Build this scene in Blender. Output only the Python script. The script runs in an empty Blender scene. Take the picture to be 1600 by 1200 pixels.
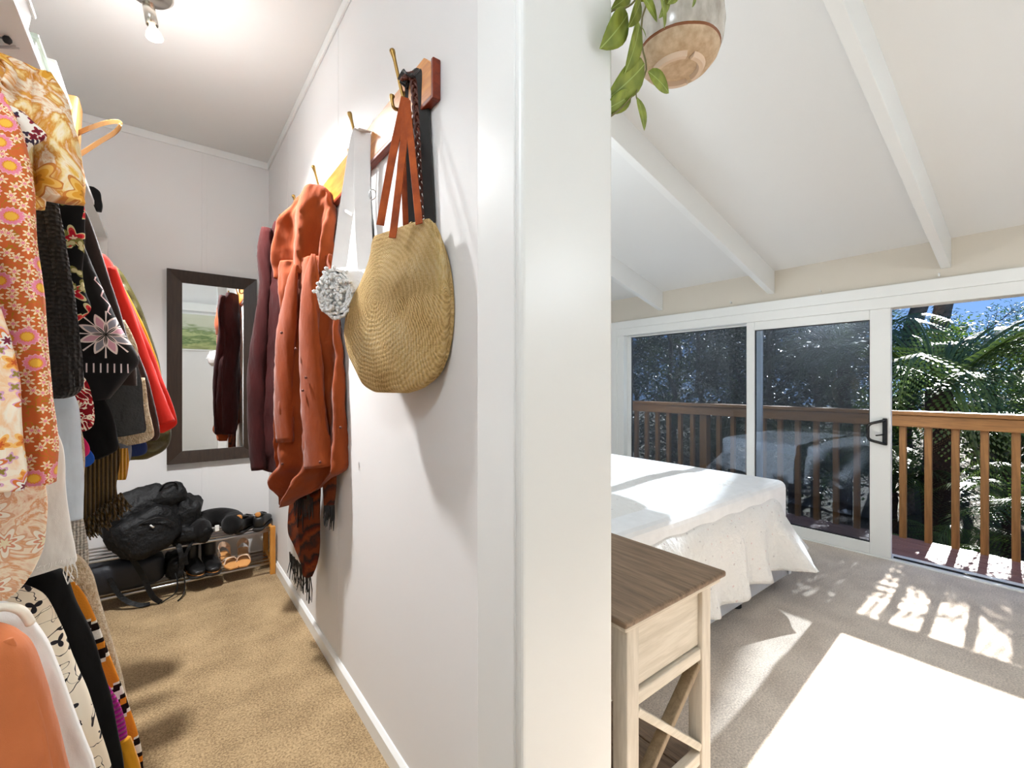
import bpy, bmesh, math, random
from mathutils import Vector, noise, Matrix
R = math.radians
rnd = random.Random(7)
SC = bpy.context.scene
COL = SC.collection

# ------------------------------------------------------------------ camera
F = 695.0                      # focal length in pixels of the 1600x1200 frame
TH = math.atan2(542, F)        # heading: right of the closet's long axis (+Y)
HC = 1.3                       # eye height
cam = bpy.data.cameras.new('camera'); cam.sensor_width = 36; cam.lens = 36 * F / 1600
cam.clip_start = 0.02
co = bpy.data.objects.new('camera', cam); COL.objects.link(co)
co.location = (0, 0, HC); co.rotation_euler = (math.pi / 2, 0, -TH)
SC.camera = co
# ------------------------------------------------------------------ sky, sun, exposure
SC.view_settings.view_transform = 'Standard'; SC.view_settings.look = 'None'
SC.view_settings.gamma = 1; SC.view_settings.use_curve_mapping = False
SC.view_settings.exposure = 1.35
w = bpy.data.worlds.new('world'); SC.world = w; w.use_nodes = True
wn = w.node_tree                                  # clear winter sky: pale at the horizon, blue overhead, the same all round
tcw = wn.nodes.new('ShaderNodeTexCoord'); sepw = wn.nodes.new('ShaderNodeSeparateXYZ'); rmp = wn.nodes.new('ShaderNodeValToRGB')
wn.links.new(tcw.outputs['Generated'], sepw.inputs[0]); wn.links.new(sepw.outputs[2], rmp.inputs[0])
e_ = rmp.color_ramp.elements; e_[0].position = 0; e_[0].color = (.34, .54, .88, 1); e_[1].position = .55; e_[1].color = (.16, .36, .85, 1)
el_ = rmp.color_ramp.elements.new(.12); el_.color = (.24, .45, .9, 1)
bg = wn.nodes['Background']; wn.links.new(rmp.outputs[0], bg.inputs[0]); bg.inputs[1].default_value = .45
sl = bpy.data.lights.new('sun', 'SUN'); sl.energy = 14.5; sl.angle = R(.55); sl.color = (1, .98, .95)
so = bpy.data.objects.new('sun', sl); COL.objects.link(so); so.location = (12, 1, 7)
so.rotation_euler = Vector((-1, -.065, -.49)).to_track_quat('-Z', 'Y').to_euler()

# ------------------------------------------------------------------ photo geometry helpers (real planes in metres)
fx, fy = math.sin(TH), math.cos(TH)
def ray(px, py=600): return (fx * F + fy * (px - 800), fy * F - fx * (px - 800), 600 - py)
def onX(px, py, X): r = ray(px, py); t = X / r[0]; return Vector((X, r[1] * t, HC + r[2] * t))
def onY(px, py, Y): r = ray(px, py); t = Y / r[1]; return Vector((r[0] * t, Y, HC + r[2] * t))
def onZ(px, py, Z): r = ray(px, py); t = (Z - HC) / r[2]; return Vector((r[0] * t, r[1] * t, Z))
def onP(px, py, pl):
    (ax, ay), (bx, by) = pl; ex, ey = bx - ax, by - ay; r = ray(px, py)
    det = r[0] * (-ey) + ex * r[1]; t = (ax * (-ey) + ex * ay) / det
    return Vector((r[0] * t, r[1] * t, HC + r[2] * t))

# ------------------------------------------------------------------ object helpers
def tag(o, label=None, cat=None, group=None, kind=None):
    if label: o['label'] = label
    if cat: o['category'] = cat
    if group: o['group'] = group
    if kind: o['kind'] = kind
    return o
def obj(name, me, mat=None, parent=None, smooth=False):
    o = bpy.data.objects.new(name, me); COL.objects.link(o)
    if mat and not me.materials: me.materials.append(mat)
    if parent: o.parent = parent
    if smooth:
        for p in me.polygons: p.use_smooth = True
    return o
def mesh(name, vs, fs, mat=None, parent=None, smooth=False):
    me = bpy.data.meshes.new(name); me.from_pydata([tuple(v) for v in vs], [], fs); me.update()
    return obj(name, me, mat, parent, smooth)
def empty(name, loc=(0, 0, 0), rz=0):
    o = bpy.data.objects.new(name, None); COL.objects.link(o); o.location = loc; o.rotation_euler.z = rz
    o.empty_display_size = .05; return o
class MB:
    """collects shapes for one mesh"""
    def __init__(s): s.v = []; s.f = []
    def add(s, vs, fs):
        b = len(s.v); s.v += [tuple(v) for v in vs]; s.f += [tuple(i + b for i in f) for f in fs]; return s
    def box(s, x0, x1, y0, y1, z0, z1):
        return s.add([(x0,y0,z0),(x1,y0,z0),(x1,y1,z0),(x0,y1,z0),(x0,y0,z1),(x1,y0,z1),(x1,y1,z1),(x0,y1,z1)],
                     [(3,2,1,0),(4,5,6,7),(0,1,5,4),(1,2,6,5),(2,3,7,6),(3,0,4,7)])
    def bar(s, a, b, w, h, up=(0, 0, 1)):
        a, b, up = Vector(a), Vector(b), Vector(up); t = (b - a).normalized(); sd = t.cross(up).normalized(); u = sd.cross(t)
        vs = [p + sd * (w / 2 * i) + u * (h / 2 * j) for p in (a, b) for i, j in ((-1,-1),(1,-1),(1,1),(-1,1))]
        return s.add(vs, [(3,2,1,0),(4,5,6,7),(0,1,5,4),(1,2,6,5),(2,3,7,6),(3,0,4,7)])
    def tube(s, path, rad, seg=10, flat=1.0, up=(0, 0, 1), caps=True, wob=0, seed=0):
        path = [Vector(p) for p in path]; n = len(path)
        if not isinstance(rad, (list, tuple)): rad = [rad] * n
        up = Vector(up); vs = []; fs = []; pu = None
        for i, p in enumerate(path):
            t = (path[min(i + 1, n - 1)] - path[max(i - 1, 0)]).normalized()
            u = (pu if pu is not None else up); u = u - t * u.dot(t)
            if u.length < 1e-4: u = Vector((1, 0.01, 0)) - t * t.x
            u.normalize(); pu = u; sd = t.cross(u)
            for j in range(seg):
                a = 2 * math.pi * j / seg; r = rad[i]
                k = 1 + (wob * noise.noise(Vector((p.x * 9 + seed, p.z * 14 + j * .9, p.y * 9))) if wob else 0)
                vs.append(p + sd * (math.cos(a) * r * k) + u * (math.sin(a) * r * flat * k))
        for i in range(n - 1):
            for j in range(seg):
                j2 = (j + 1) % seg; fs.append((i*seg+j, i*seg+j2, (i+1)*seg+j2, (i+1)*seg+j))
        if caps: fs += [tuple(range(seg - 1, -1, -1)), tuple((n - 1) * seg + j for j in range(seg))]
        return s.add(vs, fs)
    def band(s, path, width, thick, side):
        """flat strap: side = direction of its width"""
        path = [Vector(p) for p in path]; n = len(path); vs = []; fs = []
        if not isinstance(width, (list, tuple)): width = [width] * n
        for i, p in enumerate(path):
            t = (path[min(i + 1, n - 1)] - path[max(i - 1, 0)]).normalized()
            sd = Vector(side[i] if isinstance(side, list) else side); sd = (sd - t * sd.dot(t)).normalized(); u = sd.cross(t)
            for a, b in ((-1,-1),(1,-1),(1,1),(-1,1)): vs.append(p + sd * (a * width[i] / 2) + u * (b * thick / 2))
        for i in range(n - 1):
            for j in range(4): fs.append((i*4+j, i*4+(j+1)%4, (i+1)*4+(j+1)%4, (i+1)*4+j))
        fs += [(3,2,1,0), tuple((n-1)*4 + j for j in range(4))]
        return s.add(vs, fs)
    def lathe(s, prof, seg=32, c=(0, 0, 0), M=None):
        vs = []; n = len(prof)
        for r, z in prof:
            for j in range(seg):
                a = 2 * math.pi * j / seg; v = Vector((r * math.cos(a), r * math.sin(a), z))
                if M: v = M @ v
                vs.append(v + Vector(c))
        fs = [(i*seg+j, i*seg+(j+1)%seg, (i+1)*seg+(j+1)%seg, (i+1)*seg+j) for i in range(n-1) for j in range(seg)]
        if prof[0][0] > 1e-5: fs.append(tuple(range(seg-1,-1,-1)))
        if prof[-1][0] > 1e-5: fs.append(tuple((n-1)*seg+j for j in range(seg)))
        return s.add(vs, fs)
    def sell(s, c, r, e=.5, nu=24, nv=14, nz=0, seed=0, M=None):
        """superellipsoid lump"""
        vs = []; sg = lambda x, p: math.copysign(abs(x) ** p, x)
        for i in range(nv + 1):
            ph = -math.pi/2 + math.pi * i / nv
            for j in range(nu):
                a = 2 * math.pi * j / nu
                v = Vector((r[0]*sg(math.cos(ph),e)*sg(math.cos(a),e), r[1]*sg(math.cos(ph),e)*sg(math.sin(a),e), r[2]*sg(math.sin(ph),e)))
                if nz: v *= 1 + nz * noise.noise(v * (1.6 / max(r)) * 1.5 + Vector((seed, seed*2, 0))) + nz*.5*noise.noise(v*(5/max(r))+Vector((0,seed,0)))
                if M: v = M @ v
                vs.append(v + Vector(c))
        fs = [(i*nu+j, i*nu+(j+1)%nu, (i+1)*nu+(j+1)%nu, (i+1)*nu+j) for i in range(nv) for j in range(nu)]
        return s.add(vs, fs)
    def build(s, name, mat, parent=None, smooth=False, bevel=0, seg=2, sub=0):
        o = mesh(name, s.v, s.f, mat, parent, smooth)
        bm = bmesh.new(); bm.from_mesh(o.data); bmesh.ops.remove_doubles(bm, verts=bm.verts, dist=1e-6)
        bmesh.ops.recalc_face_normals(bm, faces=bm.faces)
        bm.to_mesh(o.data); bm.free()
        if smooth:
            for p in o.data.polygons: p.use_smooth = True
        if bevel:
            m = o.modifiers.new('bevel', 'BEVEL'); m.width = bevel; m.segments = seg; m.limit_method = 'ANGLE'; m.harden_normals = False
        if sub:
            m = o.modifiers.new('sub', 'SUBSURF'); m.levels = sub; m.render_levels = sub
        return o
def box(name, x0, x1, y0, y1, z0, z1, mat, parent=None, bevel=0, **k):
    return MB().box(x0, x1, y0, y1, z0, z1).build(name, mat, parent, bevel=bevel, **k)
def struct(o): o['kind'] = 'structure'; return o
def cr(pts, n):
    """Catmull-Rom resample of tuples"""
    out = []; m = len(pts) - 1
    for i in range(n + 1):
        u = i / n * m; k = min(int(u), m - 1); t = u - k
        p0, p1, p2, p3 = pts[max(k-1,0)], pts[k], pts[k+1], pts[min(k+2,m)]
        out.append(tuple(.5*((2*b)+(-a+c)*t+(2*a-5*b+4*c-d)*t*t+(-a+3*b-3*c+d)*t**3) for a,b,c,d in zip(p0,p1,p2,p3)))
    return out

# ------------------------------------------------------------------ material helpers
class T:
    """tiny node writer"""
    def __init__(s, name):
        s.m = bpy.data.materials.new(name); s.m.use_nodes = True; s.nt = s.m.node_tree
        s.b = s.nt.nodes['Principled BSDF']
    def put(s, sock, v):
        if v is None: return
        if isinstance(v, bpy.types.NodeSocket): s.nt.links.new(v, sock)
        else:
            if sock.type == 'RGBA' and len(v) == 3: v = (*v, 1)
            sock.default_value = v
    def n(s, t, **k):
        d = s.nt.nodes.new('ShaderNode' + t)
        for a, v in k.items(): setattr(d, a, v)
        return d
    def m2(s, op, a, b=None, c=None):
        d = s.n('Math', operation=op)
        for i, v in enumerate((a, b, c)): s.put(d.inputs[i], v)
        return d.outputs[0]
    def co(s): return s.n('TexCoord').outputs['Object']
    def xyz(s, v): d = s.n('SeparateXYZ'); s.put(d.inputs[0], v); return d.outputs
    def vec(s, x=0., y=0., z=0.):
        d = s.n('CombineXYZ')
        for i, v in enumerate((x, y, z)): s.put(d.inputs[i], v)
        return d.outputs[0]
    def vm(s, op, a, b=None):
        d = s.n('VectorMath', operation=op); s.put(d.inputs[0], a); s.put(d.inputs[1], b); return d.outputs[0]
    def xz(s, k=1.):
        o = s.xyz(s.co()); return s.vec(s.m2('ADD', o[0], s.m2('MULTIPLY', o[1], .35)), o[2], 0.)
    def noise(s, v, sc, det=3., rough=.55, dist=0.):
        d = s.n('TexNoise'); s.put(d.inputs['Vector'], v); d.inputs['Scale'].default_value = sc
        d.inputs['Detail'].default_value = det; d.inputs['Roughness'].default_value = rough; d.inputs['Distortion'].default_value = dist
        return d.outputs[0]
    def scale(s, v, k): d = s.n('Mapping'); s.put(d.inputs[0], v); d.inputs['Scale'].default_value = k; return d.outputs[0]
    def rot(s, v, k): d = s.n('Mapping'); s.put(d.inputs[0], v); d.inputs['Rotation'].default_value = k; return d.outputs[0]
    def ramp(s, f, stops, mode='LINEAR'):
        d = s.n('ValToRGB'); s.put(d.inputs[0], f); e = d.color_ramp; e.interpolation = mode
        while len(e.elements) < len(stops): e.elements.new(.5)
        for el, (p, c) in zip(e.elements, stops): el.position = p; el.color = (*c, 1) if len(c) == 3 else c
        return d.outputs[0]
    def mix(s, f, a, b):
        d = s.n('Mix', data_type='RGBA'); s.put(d.inputs[0], f); s.put(d.inputs[6], a); s.put(d.inputs[7], b); return d.outputs[2]
    def lt(s, a, b): return s.m2('LESS_THAN', a, b)
    def gt(s, a, b): return s.m2('GREATER_THAN', a, b)
    def bump(s, h, st=.3, dist=.01):
        d = s.n('Bump'); d.inputs['Strength'].default_value = st; d.inputs['Distance'].default_value = dist
        s.put(d.inputs['Height'], h); s.put(s.b.inputs['Normal'], d.outputs[0])
    def voro(s, v, sc, rnd_=.9, feat='F1', dim='2D'):
        d = s.n('TexVoronoi', voronoi_dimensions=dim, feature=feat); s.put(d.inputs['Vector'], v)
        d.inputs['Scale'].default_value = sc; d.inputs['Randomness'].default_value = rnd_; return d
    def flower(s, v, sc, petals, size, base, stops, keep=1.0, off=0.0, wav=.25, jit=.75):
        """flowers with petals over base; stops coloured by radius 0..1"""
        v2 = s.vm('ADD', v, (off, off * .7, 0)); d = s.voro(v2, sc, jit)
        q = s.vm('SUBTRACT', v2, d.outputs['Position']); o = s.xyz(q)
        ang = s.m2('ARCTAN2', o[1], o[0]); cc = s.xyz(d.outputs['Color'])
        pet = s.m2('MULTIPLY_ADD', s.m2('COSINE', s.m2('MULTIPLY_ADD', ang, float(petals), s.m2('MULTIPLY', cc[0], 6.))), wav, 1.)
        r = s.m2('DIVIDE', d.outputs['Distance'], s.m2('MULTIPLY', pet, size))
        mask = s.m2('MULTIPLY', s.lt(r, 1.), s.lt(cc[1], keep))
        return s.mix(mask, base, s.ramp(r, stops, 'CONSTANT'))
    def done(s, col=None, rough=.6, metal=None, spec=None, sheen=None):
        s.put(s.b.inputs['Base Color'], col); s.put(s.b.inputs['Roughness'], rough)
        if metal is not None: s.b.inputs['Metallic'].default_value = metal
        if spec is not None: s.b.inputs['Specular IOR Level'].default_value = spec
        if sheen: s.b.inputs['Sheen Weight'].default_value = sheen; s.b.inputs['Sheen Roughness'].default_value = .5
        return s.m
def lin(r, g, b): return tuple(((c/255) / 12.92 if c/255 <= .04045 else ((c/255 + .055) / 1.055) ** 2.4) for c in (r, g, b))
def plain(name, rgb, rough=.6, metal=None, var=.06, sc=6, bump=0, bsc=60, bd=.004, spec=None, sheen=None):
    t = T(name); c = lin(*rgb); f = t.noise(t.co(), sc, 3)
    col = t.ramp(f, [(.3, tuple(x * (1 - var) for x in c)), (.7, tuple(min(1, x * (1 + var)) for x in c))])
    if bump: t.bump(t.noise(t.co(), bsc, 3), bump, bd)
    return t.done(col, rough, metal, spec, sheen)
def fabric(name, rgb, var=.10, bsc=900, bump=.25, sc=14, sheen=.12, rough=.95, fold=.35):
    t = T(name); c = lin(*rgb); f = t.noise(t.co(), sc, 4)
    col = t.ramp(f, [(.3, tuple(x * (1 - var) for x in c)), (.7, tuple(min(1, x * (1 + var)) for x in c))])
    h = t.m2('ADD', t.m2('MULTIPLY', t.noise(t.co(), bsc, 2), .08), t.noise(t.scale(t.co(), (1, 1, .45)), 22, 3))
    t.bump(h, bump + fold * .5, .012)
    return t.done(col, rough, None, .25, sheen)
def wood(name, c1, c2, axis, sc=5, rough=.45, stretch=14, spec=.4, bump=.08):
    t = T(name); k = [stretch, stretch, stretch]; k['xyz'.index(axis)] = 1
    v = t.scale(t.co(), tuple(k)); f = t.noise(v, sc, 5, .6, .6)
    g = t.noise(t.scale(t.co(), tuple(3 * a if a > 1 else 1.5 for a in k)), sc * 2, 3, .6)
    f2 = t.m2('ADD', t.m2('MULTIPLY', f, .7), t.m2('MULTIPLY', g, .3))
    col = t.ramp(f2, [(.3, lin(*c1)), (.68, lin(*c2))]); t.bump(f2, bump, .004)
    return t.done(col, rough, None, spec)

M = {}
M['wall'] = plain('white_wall_paint', (224, 222, 220), .62, var=.012, sc=1.5, bump=.03, bsc=160, bd=.002, spec=.25)
M['ceil'] = plain('white_ceiling_paint', (226, 225, 222), .75, var=.01, sc=1, spec=.2)
M['trim'] = plain('white_trim_gloss', (228, 228, 225), .32, var=.008, sc=2, spec=.45)
M['beige'] = plain('beige_wall_paint', (206, 197, 182), .75, var=.015, sc=2)
M['alu'] = plain('white_powder_coat', (230, 229, 224), .35, var=.006)
def carpet(name, a, b):
    t = T(name); f = t.noise(t.co(), 130, 4, .75); g = t.noise(t.co(), 5, 3)
    d = t.m2('ADD', t.m2('MULTIPLY', f, .75), t.m2('MULTIPLY', g, .25)); col = t.ramp(d, [(.40, lin(*a)), (.60, lin(*b))])
    t.bump(t.m2('ADD', f, t.m2('MULTIPLY', t.noise(t.co(), 40, 2), .4)), .5, .015)
    return t.done(col, 1.0, None, .05, .1)
M['carpet'] = carpet('beige_carpet', (184, 168, 153), (233, 218, 201))
M['carpet2'] = carpet('tan_carpet', (120, 97, 68), (192, 164, 124))
M['deckrail'] = wood('treated_pine_balustrade', (108, 72, 36), (158, 112, 62), 'z', 4, .55)
M['railwood'] = wood('treated_pine_rail', (108, 72, 36), (160, 112, 62), 'y', 4, .55)
M['deck'] = wood('stained_decking', (96, 66, 62), (138, 102, 98), 'y', 4, .42)
M['black'] = plain('black_plastic', (14, 14, 16), .25, var=.05, spec=.5)
M['rubber'] = plain('black_rubber', (12, 12, 13), .6)
M['steel'] = plain('brushed_steel', (190, 190, 190), .28, 1.0, var=.03)
M['brass'] = plain('antique_brass', (150, 118, 66), .35, 1.0, var=.12, sc=30)
def glassmat(name, tint, gl):
    t = T(name); nt = t.nt; nt.nodes.remove(t.b); out = nt.nodes['Material Output']
    tr = t.n('BsdfTransparent'); tr.inputs[0].default_value = (*tint, 1)
    g = t.n('BsdfGlossy'); g.inputs['Roughness'].default_value = .0; g.inputs[0].default_value = (.66, .72, .82, 1)
    fr = t.n('Fresnel'); fr.inputs[0].default_value = 1.5
    k = t.m2('MINIMUM', t.m2('MULTIPLY_ADD', fr.outputs[0], 1.0, gl), 1.)
    mx = t.n('MixShader'); t.put(mx.inputs[0], k); nt.links.new(tr.outputs[0], mx.inputs[1]); nt.links.new(g.outputs[0], mx.inputs[2])
    nt.links.new(mx.outputs[0], out.inputs[0]); return t.m
M['glass'] = glassmat('tinted_window_glass', (.52, .56, .60), .045)
def emit(name, c, s):
    t = T(name); t.b.inputs['Emission Color'].default_value = (*c, 1); t.b.inputs['Emission Strength'].default_value = s
    t.b.inputs['Base Color'].default_value = (*c, 1); return t.m

# ================================================================== ROOM SHELL
XW, YB, WC, ZC = 4.23, 3.75, .613, 2.95        # window wall, mirror wall, closet partition, closet ceiling
SL = .285
def zc(x): return 2.295 + SL * (XW - x)         # bedroom raking ceiling
YF, XL = -1.7, -.86
struct(box('floor', .66, 4.24, YF, YB, -.06, 0, M['carpet']))
fl2 = MB(); fl2.box(XL, .66, YF, YB, -.06, 0); struct(fl2.build('floor', M['carpet2']))
# closet partition, jamb and architrave
struct(box('wall_right', WC, .775, .70, YB, 0, 3.5, M['wall']))
struct(box('trim_1', .521, .62, .66, .789, 0, 3.5, M['trim'], bevel=.004))
struct(box('trim_2', .524, .79, .645, .70, 0, 3.5, M['trim'], bevel=.011, seg=4))
struct(box('wall_back', XL, XW, YB, YB + .1, 0, 3.6, M['wall']))
struct(box('wall_left', XL - .1, XL, YF, YB, 0, 3.8, M['wall']))
struct(box('wall_front', XL, XW + .1, YF - .1, YF, 0, 3.8, M['wall']))
struct(box('wall_header', XL, .521, .66, .76, ZC, 3.75, M['wall']))
struct(box('ceiling', XL, WC + .02, .70, YB, ZC, ZC + .08, M['ceil']))
mb = MB(); a, b = XL - .1, XW + .12
mb.add([(a, YF - .1, zc(a)), (b, YF - .1, zc(b)), (b, YB + .1, zc(b)), (a, YB + .1, zc(a)),
        (a, YF - .1, zc(a) + .15), (b, YF - .1, zc(b) + .15), (b, YB + .1, zc(b) + .15), (a, YB + .1, zc(a) + .15)],
       [(3,2,1,0),(4,5,6,7),(0,1,5,4),(1,2,6,5),(2,3,7,6),(3,0,4,7)])
struct(mb.build('ceiling', M['ceil']))
for yb in (2.78, 1.665, .55, -.565, -1.68):       # raking rafters
    m_ = MB(); x0, x1 = (.78, XW) if yb > .6 else (XL, XW); y0, y1 = yb, yb + .052; h = .2
    m_.add([(x0,y0,zc(x0)-h),(x1,y0,zc(x1)-h),(x1,y1,zc(x1)-h),(x0,y1,zc(x0)-h),(x0,y0,zc(x0)+.01),(x1,y0,zc(x1)+.01),(x1,y1,zc(x1)+.01),(x0,y1,zc(x0)+.01)],
           [(3,2,1,0),(4,5,6,7),(0,1,5,4),(1,2,6,5),(2,3,7,6),(3,0,4,7)])
    o = m_.build('ceiling_beam', M['trim'], bevel=.003); struct(o)
# baseboard and cornice strips of the closet
struct(MB().add([(WC,.79,0),(WC-.014,.79,0),(WC-.014,.79,.06),(WC-.004,.79,.075),(WC,.79,.075),
                 (WC,YB,0),(WC-.014,YB,0),(WC-.014,YB,.06),(WC-.004,YB,.075),(WC,YB,.075)],
                [(0,1,2,3,4),(9,8,7,6,5),(0,5,6,1),(1,6,7,2),(2,7,8,3),(3,8,9,4)]).build('baseboard_right', M['trim']))
struct(box('baseboard_back', XL, WC - .014, YB - .013, YB, 0, .07, M['trim'], bevel=.004))
struct(box('trim_3', XL, WC, YB - .012, YB, ZC - .05, ZC, M['trim'], bevel=.003))
struct(box('trim_4', WC - .012, WC, .79, YB, ZC - .05, ZC, M['trim'], bevel=.003))
for y0 in (2.05, 3.1):                             # joint battens in the lining
    struct(box('trim_5', WC - .0012, WC, y0, y0 + .03, .075, ZC - .05, M['wall'], bevel=.001))
struct(box('trim_6', .2, .23, YB - .0025, YB, .07, ZC - .05, M['wall'], bevel=.001))

# ---- window wall
struct(box('wall_window', XW, XW + .12, -1.8, YB + .1, 2.02, 2.4, M['beige']))
struct(box('wall_window', XW, XW + .12, 3.40, YB + .1, 0, 2.02, M['beige']))
struct(box('wall_window', XW, XW + .12, -1.8, -.52, 0, 2.02, M['beige']))
wd = empty('window_1', (XW, 1.4, 0)); tag(wd, kind='structure')
def wbox(n, x0, x1, y0, y1, z0, z1, par=wd, mat='alu', bv=.004):
    o = MB().box(x0 - XW, x1 - XW, y0 - 1.4, y1 - 1.4, z0, z1).build(n, M[mat], par, bevel=bv); return o
wbox('head_trim', XW - .022, XW + .01, -.62, 3.475, 1.945, 2.03)
wbox('head_frame', XW - .02, XW + .12, -.52, 3.40, 1.862, 1.945)
wbox('side_frame', XW - .01, XW + .12, 3.29, 3.40, 0, 1.87)
wbox('side_trim', XW - .022, XW + .005, 3.385, 3.47, 0, 1.95)
wbox('side_frame', XW - .01, XW + .12, -.52, -.45, 0, 1.87)
wbox('sill_frame', XW - .02, XW + .13, -.52, 3.40, -.04, .012)
wbox('sill_track', XW + .02, XW + .035, -.45, .86, .012, .022, mat='black', bv=0)
# fixed light (outer track)
def leaf(nm, xc, y0, y1, z0, z1, st, rl, rt, glass):
    l = empty(nm, (xc, (y0 + y1) / 2, 0)); yc = (y0 + y1) / 2; d = .02
    B = lambda n, a, b, c, e: MB().box(-d, d, a - yc, b - yc, c, e).build(n, M['alu'], l, bevel=.004)
    B('stile', y0, y0 + st[0], z0, z1); B('stile', y1 - st[1], y1, z0, z1)
    B('rail', y0 + st[0], y1 - st[1], z0, z0 + rl); B('rail', y0 + st[0], y1 - st[1], z1 - rt, z1)
    MB().box(-.006, .006, y0 + st[0] - .004 - yc, y1 - st[1] + .004 - yc, z0 + rl - .004, z1 - rt + .004).build('pane', M['glass'], l)
    for a, b, c, e in ((y0+st[0], y0+st[0]+.007, z0+rl, z1-rt), (y1-st[1]-.007, y1-st[1], z0+rl, z1-rt), (y0+st[0], y1-st[1], z0+rl, z0+rl+.007), (y0+st[0], y1-st[1], z1-rt-.007, z1-rt)):
        MB().box(-.0075, .0075, a - yc, b - yc, c, e).build('gasket', M['rubber'], l)
    return l
l1 = leaf('window_2', XW + .075, 1.80, 3.29, .012, 1.862, (.05, .05), .08, .02, 'glass'); struct(l1)
l2 = leaf('door_1', XW + .005, .868, 1.90, .012, 1.862, (.125, .07), .085, .075, 'glass'); struct(l2)
# door handle: D shaped grip on a back plate
hd = empty('handle', (0, 0, 0)); hd.parent = l2
lx, ly = XW + .005, (.868 + 1.90) / 2
hp = MB(); hp.box(-.034, -.02, .885 - ly, .915 - ly, .845, 1.045); hp.build('handle_plate', M['black'], hd, bevel=.006)
pth = cr([(-.03, .90 - ly, 1.03), (-.05, .93 - ly, 1.02), (-.062, .985 - ly, .995), (-.064, .995 - ly, .94), (-.062, .985 - ly, .885), (-.05, .93 - ly, .865), (-.03, .90 - ly, .855)], 24)
MB().tube(pth, .0105, 10).build('grip', M['black'], hd, smooth=True)
MB().tube([(-.03, .905 - ly, .925), (-.05, .95 - ly, .915)], .005, 8).build('latch_lever', M['black'], hd, smooth=True)
# little hooks above the window
for k, yy in enumerate((2.15, 1.36, .60)):
    p = onX((1143, 1283, 1468)[k], (474, 457, 432)[k], XW - .005)
    MB().tube([(XW, p.y, p.z + .006), (XW - .018, p.y, p.z + .002), (XW - .026, p.y, p.z + .02)], .005, 8).build('curtain_hook', M['trim'], None, smooth=True)
for k, o in enumerate([o for o in COL.objects if o.name.startswith('curtain_hook')]):
    tag(o, ('tiny white wall hook above the fixed window pane', 'tiny white wall hook above the sliding door leaf', 'tiny white wall hook above the open doorway')[k], 'hook', 'small hooks above the window')

# ================================================================== BED
t = T('white_dotted_cotton'); v = t.co(); o3 = t.xyz(v)
vv = t.vec(o3[0], t.m2('ADD', o3[1], o3[2]), 0.)
d = t.voro(vv, 11, .55); cc = t.xyz(d.outputs['Color'])
dots = t.mix(t.m2('MULTIPLY', t.lt(d.outputs['Distance'], .06), t.lt(cc[0], .75)), lin(220, 218, 214), t.ramp(cc[1], [(.3, lin(212, 192, 188)), (.6, lin(190, 186, 184))]))
t.bump(t.m2('ADD', t.noise(v, 26, 4, .6), t.m2('MULTIPLY', t.noise(v, 7, 3), 1.2)), .7, .02); M['cover'] = t.done(dots, .9, None, .2, .15)
M['bedbase'] = fabric('pale_grey_upholstery', (186, 188, 194), .05, 1200, .15, fold=0)
M['mattress'] = fabric('white_mattress', (225, 225, 225), .04, fold=0)
bx0, bx1, by0, by1, bt = 1.13, 3.31, 1.175, 2.74, .685
bed = empty('bed', (bx0, by0, 0)); tag(bed, 'double bed on a pale grey base beside the sliding door', 'bed')
def bb(n, mb, mat, **k): 
    o = mb.build(n, M[mat], None, **k); o.parent = bed; o.matrix_parent_inverse = Matrix.Translation((-bx0, -by0, 0)); return o
bb('bed_base', MB().box(bx0 + .02, bx1 - .02, by0 + .012, by1 - .02, .042, .34), 'bedbase', bevel=.02, seg=3)
bb('mattress', MB().box(bx0 + .02, bx1 - .035, by0 + .03, by1 - .04, .34, bt - .025), 'mattress', bevel=.05, seg=4)
for fx_, fy_ in ((3.0, 1.26), (3.0, 2.6), (2.62, 1.24), (1.35, 1.26), (1.35, 2.6), (2.1, 1.9)):
    bb('foot', MB().lathe([(.02, 0), (.03, .006), (.03, .02), (.018, .03), (.018, .05)], 14, (fx_, fy_, 0)), 'rubber', smooth=True)
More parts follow.
